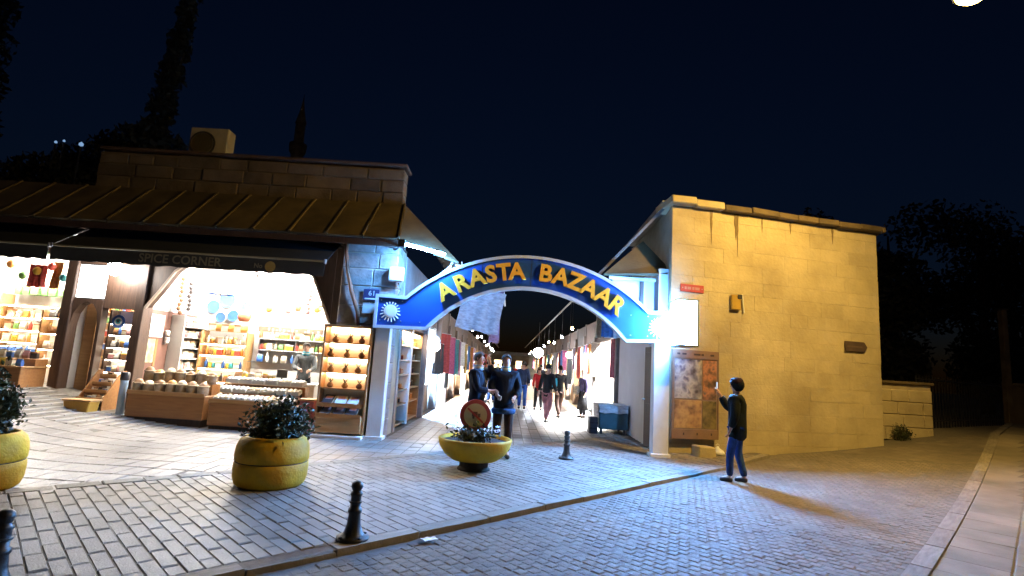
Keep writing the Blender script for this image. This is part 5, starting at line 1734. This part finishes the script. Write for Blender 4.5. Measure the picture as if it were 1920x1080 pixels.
for r_, (y, z, c) in enumerate(((10.76, 0.70, 'white'), (10.72, 0.50, 'dark'))):
    for i in range(3):
        cc = c if i else 'dark'
        t = thing('book', '%s covered book, %s in the %s row under the rack shelves' % (cc, ('leftmost', 'middle one', 'rightmost')[i], 'upper' if r_ == 0 else 'lower'), 'book', (-3.47 + 0.25 * i, y, z), 0, 'books on the lit rack')
        t.rotation_euler = (R(35), 0, rnd.gauss(0, 0.04))
        MB().box(-0.105, 0.105, -0.13, 0.13, 0, 0.006).build('cover', M_GOODS[cc], t)
        MB().box(-0.10, 0.103, -0.125, 0.125, 0.0062, 0.034).build('pages', M_GOODS['cream'], t)
        MB().box(-0.105, 0.105, -0.13, 0.13, 0.0345, 0.04).build('cover', M_GOODS[cc], t)
        MB().box(-0.07, 0.07, 0.0, 0.09, 0.0405, 0.042).build('title_block', M_GOODS['pink'], t)
    MB().box(RX0 + 0.021, RX1 - 0.021, y - 0.13, y - 0.115, z - 0.11, z - 0.03).build('book_ledge', M_WOOD, o)

# ------------------------------------------------------------------ doorway shop
zs = [0.95, 1.22, 1.48, 1.75, 2.0]
dshelf = shelves('display_shelf', 'brown display shelf of trinkets just inside the doorway shop', -8.78, -8.1, 11.78, 12.02, zs, 2.28, 0.4, M_BROWN, M_WSH)
for z in zs[:-1]:
    shelf_goods(-8.73, -8.15, 11.88, z, 6, ['carton', 'packet', 'bottle'], ['dark', 'white', 'pink', 'cream', 'blue', 'brown'], '# board of the brown doorway-shop shelf', 'trinkets in the doorway shop', sc=0.75, level=zs.index(z))
zs = [0.75, 1.05, 1.35, 1.65, 1.95, 2.2]
shelves('wall_shelf', 'wooden shelf of coloured boxes on the back wall seen through the arched doorway', -9.4, -8.2, 13.2, 13.55, zs, 2.5, 0.38, M_WOODL)
for z in zs[:-1]:
    shelf_goods(-9.32, -8.28, 13.34, z, 7, ['carton', 'jar', 'packet'], ['brown', 'cream', 'green', 'red', 'orange', 'blue', 'dark'], '# board of the wooden shelf behind the doorway', 'boxes in the doorway shop', sc=1.1, level=zs.index(z))
zs = [0.8, 1.1, 1.4, 1.7, 2.0, 2.25]
shelves('wall_shelf', 'wooden shelf of coloured jars along the inner side wall of the doorway shop', -9.44, -9.18, 11.95, 13.1, zs, 2.5, 0.38, M_WOODL)
for z in zs:
    shelf_goods(12.02, 13.04, -9.29, z, 8, ['carton', 'jar', 'packet', 'bottle'], ['brown', 'cream', 'green', 'red', 'orange', 'blue', 'white'], '# board of the doorway-shop side shelf', 'jars on the doorway side shelf', R(90), 'y', level=zs.index(z))
o = place('evil_eye_medallion', 'round blue glass medallion hanging in the doorway shop display', 'medallion', (-8.52, 11.7, 2.05))
for (r_, c, y) in ((0.14, 'blue', 0), (0.085, 'white', -0.008), (0.055, 'teal', -0.014), (0.028, 'dark', -0.02)):
    MB().lathe([(0, 0), (r_, 0), (r_, 0.012), (0, 0.014)], 24, (-8.52, 11.7 + y, 2.03), Matrix.Rotation(R(90), 4, 'X')).build({'blue': 'disc'}.get(c, 'ring'), M_GOODS[c], o)
MB().tube([(-8.52, 11.7, 2.17), (-8.52, 11.72, 2.3)], 0.006, 5).build('cord', M_DARK, o)
o = place('tiered_stand', 'low tiered wooden stand with postcards beside the doorway', 'stand', (-8.2, 11.1, 0.3))
for k in range(4):
    z = 0.42 + 0.15 * k
    MB().box(-8.5 + 0.06 * k, -7.98, 10.85 + 0.1 * k, 11.4, z - 0.03, z).build('tier', M_WOOD, o, 0.004)
    MB().box(-8.5 + 0.06 * k, -7.98, 10.842 + 0.1 * k, 10.856 + 0.1 * k, z + 0.001, z + 0.05).build('lip', M_WOODL, o, 0.003)
for x in (-8.47, -7.98):
    MB().prism([(10.86, 0.2), (11.42, 0.2), (11.42, 1.0), (11.3, 1.0), (10.86, 0.45)], 0.025, 'x', x - 0.013).build('side_panel', M_WOOD, o)
for k in range(4):
    shelf_goods(-8.4 + 0.06 * k, -8.05, 10.92 + 0.1 * k, 0.421 + 0.15 * k, 4, ['carton', 'packet'], ['blue', 'white', 'cream', 'dark'], '# step of the low tiered stand', 'packets on the tiered stand', sc=0.55, level=k)
o = place('yellow_bin', 'small yellow wooden bin on the ground before the tiered stand', 'bin', (-8.2, 10.7, 0.25))
m = MB().prism([(-8.42, 0.20), (-7.98, 0.20), (-7.94, 0.42), (-8.46, 0.42)], 0.28, o=10.5)
m.build('tub', pm('bin_yellow', (0.55, 0.30, 0.04), (0.45, 0.24, 0.03), 5, 0.5), o, 0.015)
MB().box(-8.48, -7.92, 10.48, 10.8, 0.42, 0.45).build('rim', M_WOODL, o, 0.005)
o = place('bluish_lit_post', 'short post with bluish light in its colour and a dark cap between doorway stand and left counter', 'post', (-7.66, 10.95, 0.2))
MB().lathe([(0.085, 0.1), (0.085, 0.16), (0.07, 0.18), (0.07, 0.82), (0.08, 0.84)], 16, (-7.66, 10.95, 0.0)).build('shaft', pm('bluish_lit_tone', (0.40, 0.55, 0.75), (0.35, 0.5, 0.7), 4, 0.5), o)  # bluish light on the shaft is put into its base colour
MB().lathe([(0.08, 0.84), (0.085, 0.86), (0.085, 0.98), (0.07, 1.0), (0, 1.0)], 16, (-7.66, 10.95, 0.0)).build('cap', M_DARK, o, smooth=True)

# ------------------------------------------------------------------ shop at the left edge
o = place('sales_counter', 'orange wooden counter with packets at the left-edge shop', 'counter', (-10.7, 11.05, 0.4), 'wooden counters')
MB().box(-12.6, -9.62, 10.78, 11.38, 0.42, 0.96).build('carcass', M_WOOD, o, 0.01)
MB().box(-12.6, -9.66, 10.8, 11.34, 0.3, 0.42).build('plinth', M_BROWN, o)
MB().box(-12.62, -9.6, 10.76, 11.4, 0.96, 0.99).build('top_board', M_WOODL, o, 0.005)
MB().box(-12.6, -9.62, 11.08, 11.38, 0.991, 1.14).build('tier', M_WOOD, o, 0.005)
for r_, (y, z) in enumerate(((10.9, 0.99), (11.22, 1.14))):
    shelf_goods(-11.2, -9.7, y, z, 9, ['packet', 'carton', 'packet'], ['pink', 'white', 'blue', 'cream', 'yellow', 'dark'], 'on the %s of the left-edge counter' % ('front' if r_ == 0 else 'raised tier'), 'packets on the left-edge counter', sc=0.95)
zs = [0.85, 1.15, 1.45, 1.75, 2.05, 2.35]
shelves('wall_shelf', 'long wooden shelf of bright packets on the back wall of the left-edge shop', -12.6, -9.72, 13.2, 13.58, zs, 2.62, 0.5, M_WOODL, M_WSH)
for j, z in enumerate(zs[:-1]):
    shelf_goods(-12.5, -9.82, 13.36, z, 15, ['packet', 'jar', 'carton', 'bottle'], [['yellow', 'white', 'green', 'cream'], ['cream', 'brown', 'dark', 'white', 'blue'], ['white', 'yellow', 'cream', 'orange'], ['red', 'cream', 'green', 'white'], ['white', 'cream', 'orange']][j % 5],
                '# board of the long shelf, left-edge shop', 'packets on the long shelf', sc=1.15, level=j)
zs = [1.0, 1.35, 1.7, 2.05]
shelves('wall_shelf', 'narrow wooden shelf of jars just behind the dark post of the left-edge shop', -10.55, -9.75, 12.1, 12.4, zs, 2.2, 0.5, M_WOODL, M_WSH)
for z in zs[:-1]:
    shelf_goods(-10.48, -9.8, 12.22, z, 7, ['jar', 'bottle', 'packet'], ['yellow', 'green', 'white', 'brown', 'cream'], '# board of the narrow shelf behind the dark post', 'jars on the narrow shelf', sc=0.95, level=zs.index(z))
shelf_goods(-12.5, -9.82, 13.40, 2.62, 12, ['carton', 'jar', 'packet'], ['red', 'cream', 'brown', 'yellow', 'green'], 'on top of the long shelf, left-edge shop', 'boxes on top of the long shelf', sc=1.4)
shelf_goods(-10.45, -9.82, 12.22, 2.05, 6, ['packet', 'bottle'], ['orange', 'green', 'white', 'dark'], 'top board of the narrow shelf behind the dark post', 'jars on the narrow shelf')
for i in range(8):
    x = -12.0 + 0.31 * i
    o = place('hanging_lantern', '%s small coloured lantern from the left under the left-edge shop ceiling' % ORD[i], 'lantern', (x, 12.0, 3.0), 'lanterns in the left-edge shop')
    MB().lathe([(0.02, 0.09), (0.07, 0.05), (0.085, -0.01), (0.05, -0.08), (0, -0.1)], 10, (x, 12.0, 2.95 + 0.12 * (i % 3))).build('shade', M_GOODS[('red', 'teal', 'orange', 'green', 'yellow')[i % 5]], o, smooth=True)
    MB().tube([(x, 12.0, 3.03 + 0.12 * (i % 3)), (x, 12.0, 3.75)], 0.005, 4).build('cord', M_DARK, o)
hang('red', -10.75, 12.0, 3.2, 0.35, 0.5, 0.2, 'small red cloth hung high in the left-edge shop', 'cloths in the left-edge shop', 81)
hang('orange', -10.4, 12.1, 3.3, 0.3, 0.6, -0.2, 'small orange cloth hung beside the red one in the left-edge shop', 'cloths in the left-edge shop', 82)


# ================================================================== PEOPLE
M_SKIN = pm('skin', (0.50, 0.30, 0.22), (0.45, 0.26, 0.19), 8, 0.55)
M_SKIN2 = pm('skin_tan', (0.38, 0.22, 0.15), (0.34, 0.19, 0.13), 8, 0.55)
M_SHOE = pm('shoe', (0.03, 0.025, 0.02), rough=0.5)


def skin(name, verts, edges, rad, mat, parent, sub=1):
    me = bpy.data.meshes.new(name)
    me.from_pydata(verts, edges, [])
    me.update()
    o = bpy.data.objects.new(name, me)
    TMP.collection.objects.link(o)
    md = o.modifiers.new('skin', 'SKIN')
    md.use_smooth_shade = True
    if not me.skin_vertices:
        with bpy.context.temp_override(scene=TMP, object=o):
            pass
    TMP.collection.objects.unlink(o)
    lay_ = me.skin_vertices[0].data
    for i, r in enumerate(rad):
        lay_[i].radius = r if isinstance(r, tuple) else (r, r)
        lay_[i].use_root = (i == 0)
    ss = o.modifiers.new('sub', 'SUBSURF')
    ss.levels = sub
    ss.render_levels = sub
    out = evaluated(o)
    out.materials.clear()
    for p in out.polygons:
        p.use_smooth = True
    return ob(name, out, mat, parent)


JN = dict(pelvis=(0, 0, .95), waist=(0, 0, 1.10), chest=(0, 0, 1.29), upper=(0, 0, 1.41), neck=(0, -.005, 1.49), jaw=(0, -.02, 1.56), head=(0, -.02, 1.64), crown=(0, -.01, 1.70),
          l_sh=(.17, 0, 1.40), l_el=(.22, .02, 1.13), l_wr=(.22, -.05, .89), r_sh=(-.17, 0, 1.40), r_el=(-.22, .02, 1.13), r_wr=(-.22, -.05, .89),
          l_hip=(.09, 0, .89), l_kn=(.10, -.01, .49), l_an=(.10, .02, .09), r_hip=(-.09, 0, .89), r_kn=(-.10, -.01, .49), r_an=(-.10, .02, .09))


def person(label, loc, rz, h, jacket, legs, hair, pose=None, skin_mat=None, long_coat=0.0, hood=False, scarf=None, hem=None, skirt=None, bag=None, group=None, hat=None, lean=0.0, bulk=1.0):
    t = thing('person', label, 'person', loc, rz, group)
    s = h / 1.75
    t.scale = (s, s, s)
    J = {k: Vector(v) for k, v in JN.items()}
    for k, v in (pose or {}).items():
        J[k] = Vector(v)
    if lean:
        for k in J:
            if k not in ('l_an', 'r_an', 'l_kn', 'r_kn'):
                J[k] = J[k] + Vector((0, -lean * (J[k].z - 0.5), 0))
    sk = skin_mat or M_SKIN
    V, E, Rr = [], [], []

    def add(p, r, prev=None):
        V.append(tuple(p))
        Rr.append(r)
        if prev is not None:
            E.append((prev, len(V) - 1))
        return len(V) - 1
    pel = add(J['pelvis'], .115)
    wa = add(J['waist'], (.115, .09), pel)
    chst = add(J['chest'], (.135, .10), wa)
    up = add(J['upper'], .085, chst)
    nk = add(J['neck'], .052, up)
    jw = add(J['jaw'], (.06, .065), nk)
    hd = add(J['head'], (.078, .09), jw)
    add(J['crown'], (.06, .07), hd)
    for sd in 'lr':
        a = add(J[sd + '_sh'], .055, up)
        b = add(J[sd + '_el'], .042, a)
        c = add(J[sd + '_wr'], .028, b)
        d = (J[sd + '_wr'] - J[sd + '_el']).normalized()
        side = d.cross(Vector((0, 1, 0.3))).normalized()
        curl = d.cross(side).normalized() * (1 if sd == 'l' else 1)
        pm_ = add(J[sd + '_wr'] + d * 0.055, (.03, .02), c)
        for k in range(4):
            q = J[sd + '_wr'] + d * 0.09 + side * (k - 1.5) * 0.019
            L = (0.055, 0.068, 0.064, 0.048)[k]
            f1 = add(q, .0095, pm_)
            f2 = add(q + d * L * 0.6 + curl * 0.012, .0085, f1)
            add(q + d * L + curl * 0.035, .0075, f2)
        th = add(J[sd + '_wr'] + d * 0.05 + side * -0.035, .011, c)
        add(J[sd + '_wr'] + d * 0.085 + side * -0.05 + curl * 0.015, .0095, th)
        a = add(J[sd + '_hip'], .085, pel)
        b = add(J[sd + '_kn'], .058, a)
        c = add(J[sd + '_an'], .04, b)
        add(J[sd + '_an'] + Vector((0, -.15, -.05)), .032, c)
    skin('body', V, E, Rr, sk, t)
    # face
    hc = J['head']
    for x in (-.03, .03):
        MB().lathe([(0, -.008), (.010, 0), (0, .008)], 8, (hc.x + x, hc.y - .078, hc.z + .005)).build('eye', M_INK, t, smooth=True)
        MB().tube([(hc.x + x - .018, hc.y - .081, hc.z + .024), (hc.x + x + .018, hc.y - .081, hc.z + .026)], .004, 4).build('eyebrow', hair, t)
        MB().lathe([(0, -.03), (.012, -.01), (.016, .015), (0, .028)], 8, (hc.x + x * 2.55, hc.y + .01, hc.z - .005)).build('ear', sk, t, smooth=True)
    MB().lathe([(.014, 0), (.012, .02), (.005, .045), (0, .047)], 8, (hc.x, hc.y - .083, hc.z - .035)).build('nose', sk, t, smooth=True)
    MB().tube([(hc.x - .02, hc.y - .077, hc.z - .058), (hc.x, hc.y - .083, hc.z - .059), (hc.x + .02, hc.y - .077, hc.z - .058)], .005, 5).build('mouth', pm('lip', (0.35, 0.12, 0.1)), t)
    # hair: a cap that is higher over the face
    m = MB()
    n, k = 16, 6
    vs, fs = [], []
    for j in range(k + 1):
        for i in range(n):
            a = 2 * math.pi * i / n
            front = max(0.0, -math.sin(a))
            low = R((-62 if hood else -32) + (98 if hood else 68) * front)
            e = low + (R(90) - low) * j / k
            rr = 0.098 if not hood else 0.122
            vs.append((hc.x + rr * 0.92 * math.cos(e) * math.cos(a), hc.y + .012 + rr * 1.08 * math.cos(e) * math.sin(a), hc.z + .012 + rr * 1.05 * math.sin(e)))
    for j in range(k):
        for i in range(n):
            q = (i + 1) % n
            fs.append((j * n + i, j * n + q, (j + 1) * n + q, (j + 1) * n + i))
    m.add(vs, fs)
    m.build('hood' if hood else 'hair', jacket if hood else hair, t, smooth=True)
    if hat:
        MB().lathe([(.112, 0), (.112, .03), (.1, .07), (.07, .1), (0, .108)], 18, (hc.x, hc.y + .012, hc.z + .035)).build('hat', hat, t, smooth=True)
    # jacket
    V, E, Rr = [], [], []
    bot = .84 - long_coat
    cz0 = add((J['pelvis'].x, J['pelvis'].y, bot - .09), (.17, .13))
    c0 = add((J['pelvis'].x, J['pelvis'].y, bot + .08), (.168, .128), cz0)
    c1 = add(J['waist'] + Vector((0, 0, .03)), (.152, .118), c0)
    c2 = add(J['chest'], (.165, .125), c1)
    c3 = add(J['upper'] + Vector((0, 0, .01)), (.11, .09), c2)
    add(J['neck'] + Vector((0, 0, -.005)), .072, c3)
    for sd in 'lr':
        a = add(J[sd + '_sh'], .075, c3)
        b = add(J[sd + '_el'], .063, a)
        d = J[sd + '_wr'] - J[sd + '_el']
        add(J[sd + '_el'] + d * 0.93, .048, b)
    Rr = [(r[0] * bulk, r[1] * bulk) if isinstance(r, tuple) else r * bulk for r in Rr]
    skin('jacket', V, E, Rr, jacket, t)
    if hem:
        MB().lathe([(.165, 0), (.175, .02), (.175, .07), (.16, .09)], 20, (J['pelvis'].x, J['pelvis'].y, bot - .10), sx=bulk, sy=.78 * bulk).build('jacket_hem', hem, t, smooth=True)
    # trousers or skirt
    if skirt:
        MB().lathe([(.14, .98), (.17, .85), (.20, .6), (.24, .30), (.235, .30), (.13, .97)], 20, sy=.8).build('skirt', skirt, t, smooth=True)
    V, E, Rr = [], [], []
    p0 = add(J['pelvis'] + Vector((0, 0, .04)), (.14, .112))
    for sd in 'lr':
        a = add(J[sd + '_hip'] + Vector((0, 0, -.04)), .098, p0)
        b = add(J[sd + '_kn'], .075, a)
        add(J[sd + '_an'] + Vector((0, 0, .0)), .062, b)
    skin('trousers', V, E, Rr, legs, t)
    for sd in 'lr':
        A = J[sd + '_an']
        skin('shoe', [tuple(A + Vector((0, .05, -.045))), tuple(A + Vector((0, -.05, -.04))), tuple(A + Vector((0, -.17, -.055)))], [(0, 1), (1, 2)], [.045, .05, .036], M_SHOE, t)
    if scarf:
        nk = J['neck']
        for dz, c in ((.0, scarf), (.03, M_WHITE), (.055, scarf)):
            MB().lathe([(.075, -.018), (.09, 0), (.086, .015), (.068, .02)], 18, (nk.x, nk.y, nk.z - .03 + dz)).build('scarf', c, t, smooth=True)
    if bag:
        col, bx_ = bag
        b = MB().box(bx_[0] - .14, bx_[0] + .14, bx_[1] - .06, bx_[1] + .06, bx_[2] - .16, bx_[2] + .16).build('bag', col, t, 0.03, seg=2)
        MB().tube([(bx_[0] - .1, bx_[1], bx_[2] + .15), (bx_[0] * .6, bx_[1] * .5, J['upper'].z + .06), (bx_[0] + .1, bx_[1], bx_[2] + .15)], .012, 6).build('strap', col, b)
    return t


def cm(name, c, rough=0.8):
    return pm(name, c, tuple(v * 0.5 for v in c), 7, rough, 0.7, 9, stretch=(1.6, 1.6, 0.8), bdist=0.03, spec=0.12)


H_DARK, H_GREY, H_BROWN = cm('hair_dark', (.02, .016, .012), .5), cm('hair_grey', (.09, .08, .075), .6), cm('hair_brown', (.08, .045, .025), .5)
C_NAVY, C_BLACK, C_DENIM, C_RED, C_PINK = cm('wear_navy', (.012, .018, .035)), cm('wear_black', (.012, .012, .014)), cm('wear_denim', (.035, .085, .26)), cm('wear_red', (.42, .025, .03)), cm('wear_pink', (.38, .16, .18))
C_BROWN, C_GREY, C_LBLUE, C_GREEN, C_TEAL = cm('wear_brown', (.05, .025, .018)), cm('wear_grey', (.12, .13, .12)), cm('wear_lightblue', (.35, .55, .75)), cm('wear_darkgreen', (.02, .03, .028)), cm('wear_teal', (.03, .35, .5))

# man with a raised phone beside the stone house: seen from behind, looking towards the gate
MX, MY = 3.84, 8.98
mz = gz(MX) - 0.06
person('person in dark hooded jacket and blue jeans raising a phone before the stone house', (MX, MY, mz), R(-125), 1.66, cm('wear_coat', (.01, .014, .014)), C_DENIM, H_DARK,
       pose=dict(r_sh=(-.17, -.02, 1.40), r_el=(-.22, -.20, 1.20), r_wr=(-.13, -.32, 1.46), l_el=(.24, .02, 1.13), l_wr=(.24, -.06, .90), l_an=(.10, -.10, .09), l_kn=(.10, -.10, .50), r_an=(-.09, .10, .09)), hood=True, hat=cm('cap_maroon', (.03, .012, .014)), bulk=1.36, long_coat=.07)
a = R(-125)
hp = Vector((-.115, -.375, 1.585)) * (1.66 / 1.75)
o = thing('phone', 'slim dark phone held up by the person before the stone house', 'phone', (MX + hp.x * math.cos(a) - hp.y * math.sin(a), MY + hp.x * math.sin(a) + hp.y * math.cos(a), mz + hp.z), a)
MB().box(-.036, .036, -.005, .005, -.06, .09).build('body', M_BLACK, o, .004)
MB().box(-.032, .032, .0052, .0062, -.055, .085).build('screen', em('phone_screen', (.7, .8, 1), .6), o)

# two men by the bowl planter
person('man in dark jacket with light blue hem, hand raised to his ear, behind the sign', (-.50, 9.42, 0), R(70), 1.80, C_NAVY, C_GREY, H_GREY,
       pose=dict(l_el=(.26, -.16, 1.36), l_wr=(.14, -.14, 1.58), r_el=(-.20, -.10, 1.13), r_wr=(-.08, -.26, 1.12)), scarf=C_LBLUE, hem=C_LBLUE, bulk=1.15)
person('man in dark navy jacket with brown trousers standing right of the round road sign', (-.02, 9.58, 0), R(10), 1.80, C_NAVY, C_BROWN, H_GREY,
       pose=dict(l_el=(.25, -.02, 1.14), l_wr=(.14, -.2, 1.02), r_el=(-.25, -.02, 1.14), r_wr=(-.15, -.2, 1.05)), scarf=C_LBLUE, hem=cm('wear_blue_hem', (.03, .07, .16)), bulk=1.18)
walkA = dict(l_kn=(.10, -.14, .50), l_an=(.10, -.20, .10), r_kn=(-.10, .02, .50), r_an=(-.10, .24, .13), l_wr=(.23, .1, .91), r_wr=(-.23, -.16, .93))
walkB = dict(r_kn=(-.10, -.14, .50), r_an=(-.10, -.20, .10), l_kn=(.10, .02, .50), l_an=(.10, .24, .13), r_wr=(-.23, .1, .91), l_wr=(.23, -.16, .93))
person('walker in navy coat and bright blue jeans seen from behind in the lane', (.62, 20.3, 0), R(178), 1.80, cm('wear_navycoat', (.015, .025, .06)), cm('wear_bluejeans', (.02, .08, .40)), H_DARK, pose=walkA)
person('walker in bright red jacket and black leggings in the lane', (1.22, 20.2, 0), R(170), 1.62, C_RED, C_BLACK, H_BROWN, pose=walkB)
person('person in black jacket and pink trousers walking up the lane', (1.22, 15.9, 0), R(150), 1.72, C_BLACK, C_PINK, H_DARK, pose=walkA)
person('dark-clad person with a blue shoulder bag near the right shop row', (1.75, 17.6, 0), R(200), 1.70, C_BLACK, C_BROWN, H_DARK, pose=walkB, bag=(C_TEAL, (.26, .02, 1.18)))
person('woman in long dark skirt with a cream bag by the bright doorway', (2.62, 18.4, 0), R(-60), 1.60, cm('wear_violetcoat', (.04, .03, .07)), C_BLACK, H_BROWN, skirt=C_BLACK, bag=(CLOTH['cream'], (-.27, -.08, .98)))
person('shopkeeper in grey jacket and bright blue scarf behind the inner counter of the arched shop', (-4.72, 12.62, .12), R(20), 1.72, cm('wear_greyjacket', (.10, .11, .12)), C_BLACK, H_DARK, scarf=C_TEAL,
       pose=dict(l_el=(.24, -.12, 1.16), l_wr=(.12, -.3, 1.10), r_el=(-.24, -.12, 1.16), r_wr=(-.1, -.32, 1.12)))
for i, (x, y, jc, lg, nm, hh) in enumerate(((-.9, 25.5, C_GREY, C_BLACK, 'distant walker in grey jacket on the left side of the lane', 1.74), (.1, 28.5, C_BLACK, C_DENIM, 'distant walker in black jacket and jeans in the middle of the lane', 1.78),
                                        (-.3, 34, C_BROWN, C_BLACK, 'far-off walker in brown jacket deep in the lane', 1.7), (.9, 33, CLOTH['cream'], C_BLACK, 'far-off walker in cream coat deep in the lane', 1.66), (1.9, 30, C_NAVY, C_GREY, 'far-off walker in navy jacket near the globe lamp', 1.76),
        (-.6, 22.5, C_NAVY, C_DENIM, 'walker in navy jacket behind the two men by the planter', 1.75), (-1.3, 30.5, CLOTH['ochre'], C_BLACK, 'far-off walker in ochre coat on the left', 1.68), (.5, 37, C_RED, C_DENIM, 'tiny far-off walker in red deep in the lane', 1.7), (1.3, 36.5, C_BLACK, C_BLACK, 'tiny far-off walker all in black deep in the lane', 1.75), (-.7, 41, C_LBLUE, C_BLACK, 'tiny far-off walker in light blue deep in the lane', 1.7))):
    person(nm, (x, y, 0), R((175, 5, 185, 10, 160, 182, 170, 5, 178, 12)[i]), hh, jc, lg, H_DARK, pose=(walkA, walkB)[i % 2])

bpy.data.scenes.remove(TMP)
